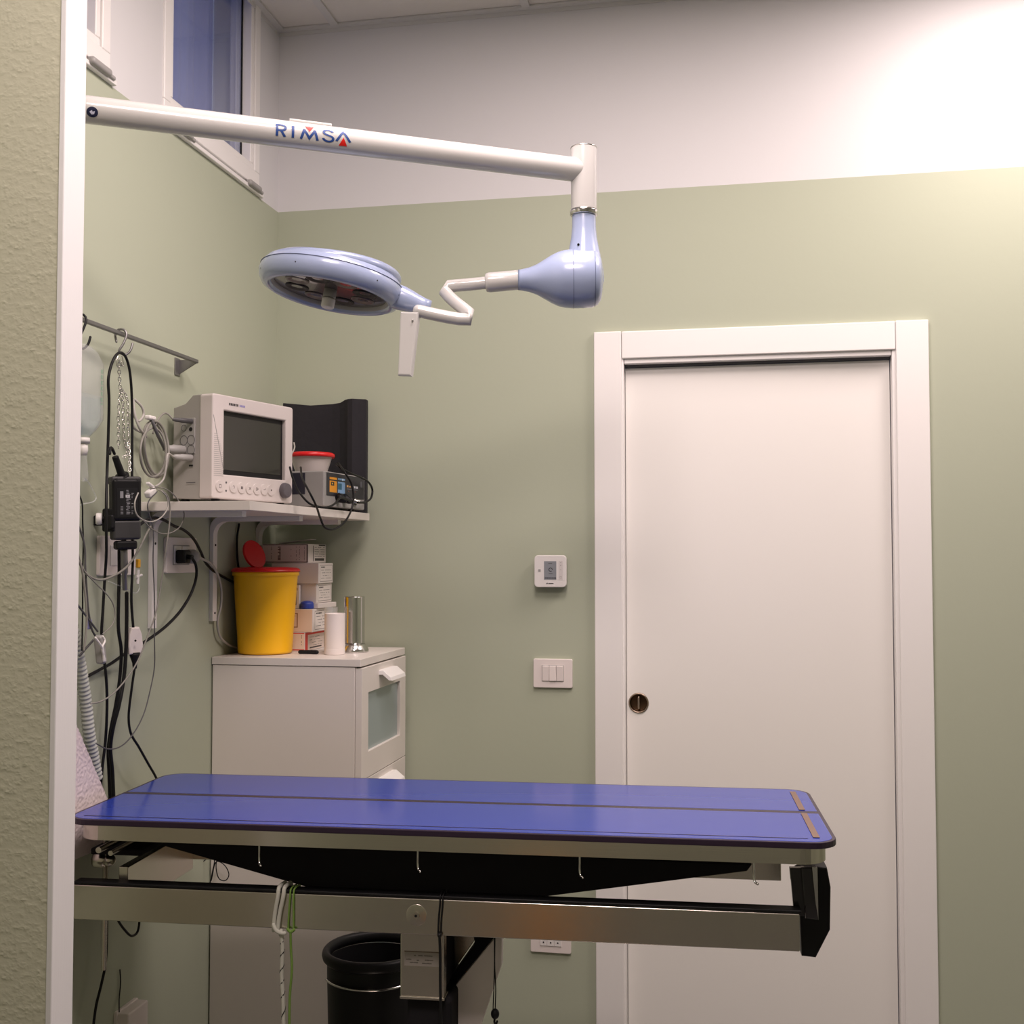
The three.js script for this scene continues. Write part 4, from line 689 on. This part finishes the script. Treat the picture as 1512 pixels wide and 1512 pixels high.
  cable('power_lead', 'black cable running from the white inline switch down behind the table', [[199, 985, 0.06], [194, 1020, 0.055], [190, 1060, 0.05], [193, 1082, 0.05], [205, 1103, 0.05], [219, 1128, 0.05], [232, 1152, 0.04], [240, 1185, 0.02]], 0.0028, M.blackRubber);
  // infusion bag with drip chamber
  const bg = thing('infusion_bag', 'half full clear infusion bag hanging on the rail beside the partition', 'infusion bag'), Pz = (u, v) => { const p = onX(u, v, 0.06); return p; };
  const t0 = Pz(123, 508), sh = Pz(150, 540).y, lv = Pz(125, 583).y, bt = Pz(130, 618).y, nk = Pz(125, 645).y, zc = 1.150, wR = zc - Pz(150, 575).z;
  const outline = (y) => y > sh ? 0.012 + (wR - 0.012) * Math.min(1, Math.pow((t0.y - y) / (t0.y - sh), 0.8)) : y > bt ? wR : 0.018 + (wR - 0.018) * Math.max(0, (y - nk) / (bt - nk));
  const pouch = (ya, yb, k) => { const pos = [], idx = [], n = 24, m = 28; for (let i = 0; i <= m; i++) { const y = ya + (yb - ya) * i / m, w = outline(y) * k, d = Math.min(0.019, w * 0.5) * k; for (let j = 0; j <= n; j++) { const a = j / n * 2 * Math.PI; pos.push(0.06 + d * Math.sin(a), y, zc + w * Math.sign(Math.cos(a)) * Math.pow(Math.abs(Math.cos(a)), 0.8)); if (i < m && j < n) { const q = i * (n + 1) + j; idx.push(q, q + 1, q + n + 1, q + 1, q + n + 2, q + n + 1); } } } const q = new THREE.BufferGeometry(); q.setAttribute('position', new THREE.Float32BufferAttribute(pos, 3)); q.setAttribute('uv', new THREE.Float32BufferAttribute(new Float32Array(pos.length / 3 * 2), 2)); q.setIndex(idx); q.computeVertexNormals(); return q; };
  mesh('bag', pouch(t0.y, nk, 1), M.clearPlastic, bg);
  mesh('fluid', [pouch(lv, nk + 0.004, 0.9)], M.fluid, bg).userData.label = 'clear liquid in the lower half';
  const gp = canvasTex(64, 256, (c) => { c.clearRect(0, 0, 64, 256); c.fillStyle = '#7fae8c'; for (let y = 6; y < 250; y += 20) { c.fillRect(14, y, 30, 5); if (y % 40 < 20) c.fillRect(14, y + 8, 18, 8); } });
  mesh('scale_print', new THREE.PlaneGeometry(0.018, 0.075).rotateY(Math.PI / 2).translate(0.0795, sh - 0.05, zc - wR * 0.55), new THREE.MeshStandardMaterial({ map: gp, transparent: true, alphaTest: 0.5, roughness: 0.6 }), bg);
  const cp = Pz(125, 651), c2 = Pz(125, 664), c3 = Pz(127, 706);
  mesh('port_cap', lathe([[0, -0.006], [0.013, -0.006], [0.014, 0], [0.013, 0.006], [0, 0.007]], 24).translate(0.06, cp.y, zc), M.plasticWhite, bg);
  mesh('port_neck', rod(V(0.06, nk - 0.002, zc), V(0.06, cp.y, zc), 0.008), M.clearPlastic, bg);
  mesh('spike', [lathe([[0, 0.012], [0.010, 0.010], [0.0105, -0.002], [0.008, -0.012], [0, -0.012]], 20).translate(0.06, c2.y, zc), rod(V(0.06, cp.y - 0.006, zc), V(0.06, c2.y, zc), 0.005)], M.plasticWhite, bg);
  mesh('drip_chamber', along(lathe([[0, 0], [0.0075, 0.001], [0.008, 0.045], [0.006, 0.055], [0, 0.056]], 20), V(0.06, c2.y - 0.010, zc), V(0.06, c3.y, zc - 0.008)), M.clearPlastic, bg);
  mesh('tubing', tube([V(0.06, c3.y, zc - 0.008), ...LW([[133, 716, 0.06], [139, 728, 0.06], [142, 735, 0.06], [139, 740, 0.06], [124, 744, 0.06], [112, 748, 0.06]])], 0.0015), M.clearPlastic, bg);
  rebase(bg);
  // black adaptor with its leads
  const ad = thing('power_adaptor', 'black in-line power adaptor hanging upright with white printed label', 'adaptor');
  const A = onX(182, 706, 0.062), B = onX(183, 802, 0.062), up = A.clone().sub(B).normalize(), LL = A.distanceTo(B);
  const fn = V(0.72, 0, 0.69), am = new THREE.Matrix4().makeBasis(up.clone().cross(fn).normalize(), up, fn).setPosition(B);
  const put = (n, q, m) => mesh(n, q.applyMatrix4(am), m, ad);
  put('body', rb(0.062, LL * 0.64, 0.034, 0.007, 3).translate(0, LL * 0.66, 0.012), M.dark); put('collar', rb(0.066, LL * 0.13, 0.030, 0.006, 2).translate(0, LL * 0.955, 0.010), M.collarGrey); put('lower_collar', rb(0.060, LL * 0.30, 0.032, 0.006, 2).translate(0, LL * 0.20, 0.011), M.collarGrey); put('plug', rb(0.046, LL * 0.14, 0.028, 0.006, 2).translate(0, -LL * 0.03, 0.010), M.dark);
  for (const x of [-0.022, 0.022]) put('screw', new THREE.SphereGeometry(0.004, 8, 6).translate(x, LL * 0.955, 0.025), M.dark);
  const lab = canvasTex(128, 256, (c) => { c.fillStyle = '#17171b'; c.fillRect(0, 0, 128, 256); c.fillStyle = '#8f8f94'; c.fillRect(18, 30, 20, 60); c.fillStyle = '#c4c4c8'; c.fillRect(52, 62, 26, 24); c.fillStyle = '#17171b'; c.fillRect(60, 70, 8, 8); c.fillStyle = '#9a9aa0'; for (let y = 20; y < 240; y += 13) { c.fillRect(54 + rnd() * 6, y, 14 + rnd() * 14, 5); if (rnd() > 0.4) c.fillRect(88, y, 6 + rnd() * 10, 4); if (y > 150) c.fillRect(20, y, 16, 4); } });
  const lp = new THREE.PlaneGeometry(0.044, LL * 0.44).translate(0, LL * 0.62, 0.0296); mesh('label_print', lp.applyMatrix4(am), new THREE.MeshStandardMaterial({ map: lab, roughness: 0.4 }), ad);
  mesh('strain_relief', along(lathe([[0, 0], [0.015, 0], [0.015, 0.006], [0.0085, 0.007], [0.007, 0.052], [0, 0.052]], 16), onX(181, 705, 0.066), onX(167, 666, 0.066)), M.blackRubber, ad);
  mesh('barrel_connector', along(lathe([[0, 0], [0.0075, 0], [0.0075, 0.05], [0.0055, 0.055], [0.0055, 0.09], [0, 0.09]], 16), onX(183, 812, 0.066), onX(185, 880, 0.056)), M.galv, ad).userData.label = 'grey metal barrel connector';
  mesh('top_lead', tube(LW([[169, 670, 0.066], [166, 663, 0.066], [164, 661, 0.068], [162.5, 664, 0.072], [162, 670, 0.074]]), 0.0032), M.blackRubber, ad);
  rebase(ad);
  cable('power_lead', 'pair of thick black leads below the adaptor, bulging strand nearer the wall corner', [[187, 876, 0.05], [187, 920, 0.05], [186, 960, 0.05], [183, 1000, 0.05], [176, 1040, 0.05], [167, 1075, 0.042], [163, 1105, 0.031], [166, 1140, 0.027], [168, 1192, 0.026]], 0.0042, M.blackRubber);
  cable('power_lead', 'thick black lead below the adaptor, strand nearer the partition', [[176, 812, 0.045], [176, 850, 0.045], [175, 890, 0.045], [175, 930, 0.042], [179, 960, 0.039], [177, 1000, 0.036], [171, 1040, 0.030], [164, 1075, 0.024], [160, 1105, 0.016], [161, 1140, 0.013], [163, 1192, 0.012]], 0.0038, M.blackRubber);
  // black clamp with a white knob
  const cl = thing('pole_clamp', 'black clamp with white round knob beside the hanging adaptor', 'clamp'), k0 = onX(142, 768, 0.045), k1 = onX(158, 766, 0.045);
  const kx = onX(157, 768, 0.04), kk = onX(146, 766, 0.034);
  mesh('body', [rb(0.030, 0.050, 0.024, 0.005).translate(0.048, kx.y, kx.z - 0.004), rb(0.022, 0.030, 0.030, 0.004).translate(0.052, kx.y - 0.004, kx.z)], M.dark, cl); mesh('wall_foot', rb(0.040, 0.022, 0.016, 0.003).translate(0.0202, kx.y, kx.z - 0.022), M.dark, cl); mesh('bolt', rod(V(0.046, kk.y, kk.z - 0.02), kk, 0.005), M.dark, cl);
  mesh('knob', along(lathe([[0, -0.006], [0.0115, -0.006], [0.0125, -0.003], [0.0125, 0.004], [0.011, 0.006], [0, 0.006]], 24), kk, kk.clone().add(V(-0.9, 0, 0.44))), M.plasticWhite, cl); rebase(cl);
  // thin leads nearest the partition
  cable('thin_lead', 'thin black lead curving out beside the partition below the infusion bag', [[108, 720, 0.07], [115, 728, 0.07], [121, 742, 0.07], [122, 770, 0.07], [123, 800, 0.07], [122, 850, 0.07], [122, 900, 0.07], [121, 960, 0.07]], 0.0016, M.blackRubber);
  cable('thin_lead', 'grey lead sagging from the partition side up to the shelf underside', [[108, 802, 0.08], [116, 825, 0.08], [124, 843, 0.08], [136, 853, 0.08], [150, 856, 0.08], [168, 850, 0.08], [188, 836, 0.075], [203, 815, 0.07], [214, 793, 0.065], [222, 778, 0.05]], 0.0024, M.cableGrey);
  cable('thin_lead', 'dark grey lead crossing down beside the partition to the finger clip', [[108, 765, 0.075], [118, 782, 0.075], [125, 808, 0.075], [126, 840, 0.075], [128, 870, 0.075], [131, 905, 0.075], [136, 930, 0.075], [143, 942, 0.075]], 0.0022, M.plasticMid);
  cable('thin_lead', 'thin grey lead making a wide bow to the finger clip', [[110, 790, 0.085], [122, 838, 0.085], [140, 860, 0.085], [158, 878, 0.085], [167, 892, 0.085], [170, 908, 0.085], [166, 922, 0.085], [152, 936, 0.085]], 0.0013, M.cableGrey);
  cable('thin_lead', 'grey lead running straight down beside the partition edge', [[109, 815, 0.09], [120, 838, 0.09], [125, 870, 0.09], [128, 920, 0.09], [124, 960, 0.09]], 0.0022, M.cableGrey);
  cable('thin_lead', 'black lead slanting from the partition edge to the finger clip', [[106, 882, 0.09], [120, 900, 0.09], [132, 916, 0.088], [144, 932, 0.085]], 0.0021, M.plasticMid);
  cable('thin_lead', 'short grey lead slanting behind the corrugated hose', [[118, 968, 0.06], [128, 956, 0.06], [138, 945, 0.065]], 0.0024, M.plasticMid);
  // finger clip
  const fc = thing('finger_clip', 'grey finger clip sensor with white lever hanging on its lead', 'sensor clip'), f0 = onX(146, 938, 0.09), f1 = onX(150, 980, 0.09);
  mesh('body', along(rb(0.020, f0.distanceTo(f1), 0.016, 0.006, 3).translate(0, f0.distanceTo(f1) / 2, 0), f1, f0), M.plasticGrey, fc);
  mesh('lever', [...tube(LW([[141, 942, 0.10], [147, 950, 0.102], [152, 960, 0.102], [153, 976, 0.10]]), 0.0022), ...tube(LW([[152, 940, 0.10], [155, 946, 0.102], [151, 956, 0.102], [155, 976, 0.10]]), 0.0022)], M.plasticWhite, fc); rebase(fc);
  const ptag = tag(mesh('lead_tag', rb(0.004, 0.020, 0.020, 0.002), M.purple), 'small purple plastic tag on the leads above the finger clip', 'tag'); ptag.position.copy(onX(131, 922, 0.07));
  // corrugated breathing hose
  const hz = thing('corrugated_hose', 'translucent corrugated breathing hose emerging beside the partition', 'hose'), hp = new THREE.CatmullRomCurve3(LW([[106, 925, 0.04], [114, 960, 0.038], [121, 1000, 0.034], [127, 1040, 0.030], [131, 1080, 0.027], [137, 1115, 0.024], [143, 1150, 0.022]]));
  const rings = [], fr2 = hp.computeFrenetFrames(150), pos = [], idx = [];
  for (let i = 0; i <= 150; i++) { const p = hp.getPointAt(i / 150), r = 0.0122 + (i % 4 < 2 ? 0.0008 : -0.0007); for (let j = 0; j <= 18; j++) { const a = j / 18 * 2 * Math.PI; pos.push(...p.clone().addScaledVector(fr2.normals[i], r * Math.cos(a)).addScaledVector(fr2.binormals[i], r * Math.sin(a))); if (i < 150 && j < 18) { const q = i * 19 + j; idx.push(q, q + 1, q + 19, q + 1, q + 20, q + 19); } } }
  const hg = new THREE.BufferGeometry(); hg.setAttribute('position', new THREE.Float32BufferAttribute(pos, 3)); hg.setAttribute('uv', new THREE.Float32BufferAttribute(new Float32Array(pos.length / 3 * 2), 2)); hg.setIndex(idx); hg.computeVertexNormals();
  mesh('ribbed_tube', hg, M.hose, hz); rebase(hz);
  // terry towel hanging between wall and table
  const tw = thing('terry_towel', 'white terry towel hanging between the partition and the table end', 'towel'), T = [];
  const tg = new THREE.PlaneGeometry(1, 1, 110, 120), tp = tg.attributes.position;
  for (let i = 0; i < tp.count; i++) {
    const s = tp.getX(i) + 0.5, t = 0.5 - tp.getY(i);                   // across, down
    const p = onX(99 + 90 * t, 1030 + 205 * t, 0.056), zl = 1.42, z = p.z + (zl - p.z) * (1 - s);
    tp.setXYZ(i, 0.049 + 0.004 * Math.sin(s * 9 + t * 2) * (0.3 + t) + 0.0022 * rnd() - 0.006 * (1 - s), p.y, z);
  }
  tg.computeVertexNormals();
  mesh('cloth', tg, new THREE.MeshPhysicalMaterial({ color: C(0.74, 0.64, 0.65), roughness: 1, sheen: 0.4, side: THREE.DoubleSide }), tw); 
  const back2 = tg.clone(), bp = back2.attributes.position; for (let i = 0; i < bp.count; i++) bp.setX(i, bp.getX(i) - 0.010);
  mesh('cloth_back', back2, M.towel, tw); rebase(tw);
  // little taps on the infusion line
  const st = thing('stopcock', 'small yellow and white stopcock dangling beside the black cable', 'stopcock');
  mesh('yellow_tap', rb(0.008, 0.020, 0.012, 0.003).translate(...onX(204, 832, 0.05)), M.amber, st); mesh('white_body', [rod(onX(204, 841, 0.05), onX(203, 862, 0.05), 0.0035), rod(onX(201, 852, 0.05), onX(209, 849, 0.05), 0.003)], M.plasticWhite, st); mesh('tubing', tube(LW([[204, 860, 0.05], [206, 868, 0.05], [201, 876, 0.05], [192, 872, 0.05], [160, 858, 0.045]]), 0.0013), M.clearPlastic, st); rebase(st);
}
// ---------------------------------------------------------------- leads around the monitor and the sockets
{
  const s = MON.plugs, Lp = (list) => LW(list);
  const coil = thing('coiled_lead', 'grey monitor lead coiled and hung at the side of the monitor', 'cable'), q = [];
  const ring = (cu, cv, ru, rv, x, r, ph = 0) => { const p = []; for (let i = 0; i < 28; i++) { const a = i / 28 * 2 * Math.PI; p.push(onX(cu + ru * Math.cos(a) + 4 * Math.sin(a + ph), cv + rv * Math.sin(a), x + 0.006 * Math.sin(2 * a + ph))); } return tube(p, r, true); };
  mesh('turns', [...ring(228, 664, 17, 41, 0.030, 0.0031), ...ring(231, 662, 15, 40, 0.040, 0.0031, 0.7), ...ring(226, 668, 15, 36, 0.048, 0.0028, 1.6)], M.cableGrey, coil);
  mesh('tie', rb(0.016, 0.010, 0.03, 0.004).translate(...onX(222, 617, 0.04)), M.plasticWhite, coil);
  mesh('tail', [...tube([s[1], ...Lp([[232, 640, 0.05], [226, 625, 0.045], [222, 618, 0.04]])], 0.0042)], M.plasticMid, coil); rebase(coil);
  const hang = thing('coiled_lead', 'pale grey lead looped over itself behind the black cable, left of the coil', 'cable');
  mesh('turns', [...tube(Lp([[197, 592, 0.03], [199, 612, 0.035], [206, 632, 0.04], [216, 645, 0.03]]), 0.003), ...tube(Lp([[199, 590, 0.025], [210, 602, 0.03], [212, 612, 0.03], [204, 622, 0.03], [197, 612, 0.03]]), 0.003), ...tube(Lp([[194, 612, 0.03], [197, 630, 0.03], [208, 638, 0.03], [214, 640, 0.03]]), 0.003)], M.cableWhite, hang); rebase(hang);
  const l1 = thing('monitor_lead', 'dark lead from the top plug of the monitor to the coil', 'cable'); mesh('lead', tube([s[0], ...Lp([[245, 610, 0.04], [232, 622, 0.035], [226, 640, 0.03]])], 0.0022), M.cableGrey, l1); rebase(l1);
  const l2 = thing('monitor_lead', 'pale lead hanging from the lowest plug of the monitor behind the shelf edge', 'cable'); mesh('lead', tube([s[2], ...Lp([[247, 672, 0.075], [245, 690, 0.075], [242, 706, 0.072], [236, 714, 0.07], [230, 718, 0.068]])], 0.0024), M.cableWhite, l2); rebase(l2);
  const cp = thing('cable_clip', 'shiny white plastic clip holding thin leads at the shelf end', 'clip'); const c0 = onX(222, 727, 0.06);
  mesh('clip', [rb(0.016, 0.016, 0.034, 0.005, 3).rotateX(0.5).translate(...c0), rb(0.010, 0.006, 0.03, 0.002).rotateX(-0.3).translate(c0.x, c0.y + 0.016, c0.z)], M.plasticWhite, cp); rebase(cp);
  const E = 0.10;
  cable('sensor_lead', 'thin grey lead in a wide loop in front of the shelf end', [[222, 722, 0.07], [238, 720, E], [256, 730, E], [268, 747, E], [272, 760, E], [267, 776, E], [254, 786, E], [240, 788, E], [224, 781, E], [213, 770, E]], 0.0014, M.cableGrey);
  cable('sensor_lead', 'thin grey lead in a small loop at the shelf end', [[204, 728, 0.120], [199, 742, 0.120], [201, 758, 0.120], [212, 768, 0.120], [226, 770, 0.120], [240, 762, 0.120], [248, 748, 0.120], [247, 736, 0.120], [240, 726, 0.120], [233, 723, 0.1]], 0.0016, M.cableWhite);
  cable('sensor_lead', 'thin grey lead running from the shelf end down in a long curve to the hose', [[240, 724, 0.104], [248, 733, 0.110], [251, 750, 0.110], [250, 775, 0.110], [246, 805, 0.110], [239, 855, E], [230, 905, E], [217, 942, E], [204, 975, E], [186, 1003, E], [166, 1025, E], [148, 1036, E], [134, 1039, E]], 0.0017, M.cableGrey);
  cable('sensor_lead', 'thin dark lead hanging from the shelf end in a long bow above the table', [[232, 726, 0.07], [218, 745, 0.07], [226, 780, 0.07], [226, 830, 0.07], [228, 880, 0.07], [228, 940, 0.07], [228, 985, 0.07], [222, 1018, 0.07], [212, 1055, 0.07], [197, 1083, 0.07], [180, 1101, 0.07], [160, 1106, 0.07], [142, 1098, 0.07]], 0.0014, M.plasticMid);
  // socket plug and heavy leads
  const pg = thing('mains_plug', 'black mains plug in the socket below the shelf', 'plug'), p0 = onX(264, 822, 0.012), p1 = onX(284, 823, 0.05);
  mesh('plug_body', rb(0.026, 0.034, 0.034, 0.005).translate(0.024, p0.y, p0.z), M.dark, pg); mesh('cord_grip', rod(V(0.034, p0.y, p0.z), p1, 0.006), M.dark, pg); rebase(pg);
  const pw = tag(mesh('mains_plug', along(lathe([[0, 0], [0.018, 0], [0.018, 0.018], [0.012, 0.028], [0, 0.03]], 20), onX(277, 822, 0.010), onX(277, 822, 0.010).add(V(1, 0, 0))), M.plasticGrey), 'round grey mains plug beside the black plug', 'plug'); rebase(pw);
  cable('mains_lead', 'black mains lead from the socket plug curving down to the hose', [[283, 823, 0.048], [289, 834, 0.05], [290, 850, 0.05], [284, 872, 0.05], [268, 900, 0.05], [248, 922, 0.045], [228, 938, 0.04], [205, 953, 0.03], [185, 965, 0.02], [165, 979, 0.012], [147, 989, 0.007], [130, 998, 0.005]], 0.0036, M.blackRubber);
  cable('mains_lead', 'black mains lead arching under the shelf to the yellow bin', [[180, 800, 0.03], [196, 786, 0.03], [210, 772, 0.035], [224, 765, 0.04], [240, 767, 0.04], [256, 776, 0.04], [272, 783, 0.04], [286, 796, 0.035], [297, 816, 0.028], [302, 828, 0.022], [314, 842, 0.012], [332, 853, 0.006], [352, 864, 0.005]], 0.0036, M.blackRubber);
  cable('mains_lead', 'white mains lead dropping from the socket to the top of the chest', [[286, 820, 0.030], [298, 825, 0.03], [312, 833, 0.028], [322, 850, 0.02], [327, 872, 0.014], [326, 895, 0.012], [321, 918, 0.012], [324, 938, 0.012], [336, 951, 0.012], [352, 957, 0.012]], 0.0034, M.cableWhite);
  cable('mains_lead', 'black lead going up behind the yellow bin to the shelf', [[353, 774, 0.006], [350, 795, 0.006], [351, 830, 0.006], [356, 855, 0.006]], 0.0032, M.blackRubber);
  cable('sensor_lead', 'pale lead sticking up beside the monitor and the red-lidded tub', [[427, 672, 0.20], [432, 668, 0.19], [435, 660, 0.18], [434, 654, 0.17]], 0.002, M.cableWhite);
  // below the table
  cable('floor_lead', 'black lead sagging below the steel bar by the left wall', [[168, 1340, 0.10], [174, 1358, 0.10], [185, 1374, 0.10], [195, 1382, 0.10], [203, 1376, 0.10], [206, 1358, 0.10], [206, 1338, 0.10]], 0.0026, M.blackRubber);
  cable('floor_lead', 'black lead hanging to the floor below the upright rod', [[160, 1180, 0.030], [158, 1300, 0.03], [156, 1420, 0.03], [150, 1452, 0.03], [142, 1485, 0.03], [136, 1530, 0.03]], 0.0030, M.blackRubber);
  cable('floor_lead', 'thin dark lead above the low socket box on the left wall', [[177, 1432, 0.004], [178, 1450, 0.004], [176, 1475, 0.004], [176, 1494, 0.02]], 0.0015, M.blackRubber);
  const lo = thing('wire_loop', 'thin black wire loops hanging in front of the chest side under the table', 'wire'), Zp = (l) => l.map(([u, v]) => onZ(u, v, 0.46));
  mesh('wire', [...tube(Zp([[289, 1310], [288, 1296], [295, 1278], [308, 1267], [316, 1268], [313, 1290], [308, 1312]]), 0.0014), ...tube(Zp([[312, 1300], [320, 1272], [332, 1278], [338, 1292], [333, 1300], [324, 1298], [319, 1280], [322, 1262]]), 0.0014)], M.blackRubber, lo); rebase(lo);
}

// orange bin standing in the open room, mirrored in the lower steel bar
{
  const g = thing('orange_bin', 'orange plastic bin standing in front of the table, mirrored in the steel bar', 'bin', V(0.93, 0, 2.62));
  const om = mat([0.80, 0.30, 0.015], 0.45);
  mesh('bucket', lathe([[0, 0], [0.058, 0], [0.062, 0.006], [0.075, 0.46], [0.079, 0.465], [0.079, 0.48], [0.072, 0.48], [0.058, 0.012], [0, 0.01]], 40), om, g);
  mesh('lid', lathe([[0, 0.505], [0.06, 0.502], [0.080, 0.494], [0.082, 0.4805], [0, 0.4805]], 40), om, g);
}

// repeats of one kind share a group
const GROUPS = { wall_socket: 'white power sockets on the walls', s_hook: 'S-hooks on the hanging rail', power_lead: 'black leads hanging on the left wall', thin_lead: 'thin leads beside the partition', sensor_lead: 'thin sensor leads round the monitor', mains_lead: 'mains leads below the shelf', floor_lead: 'leads under the table', electrode_cable: 'cables of the electrosurgical unit', coiled_lead: 'coiled monitor leads', monitor_lead: 'leads plugged into the monitor', cable_plug: 'plugs in the monitor side', mains_plug: 'plugs in the socket below the shelf', curtain: 'curtains behind the high windows', ceiling_light: 'ceiling light panels' };
for (const o of scene.children) { const k = (o.name || '').replace(/_\d{3}$/, ''); if (GROUPS[k] && o.userData.label) o.userData.group = GROUPS[k]; }

renderer.render(scene, camera);
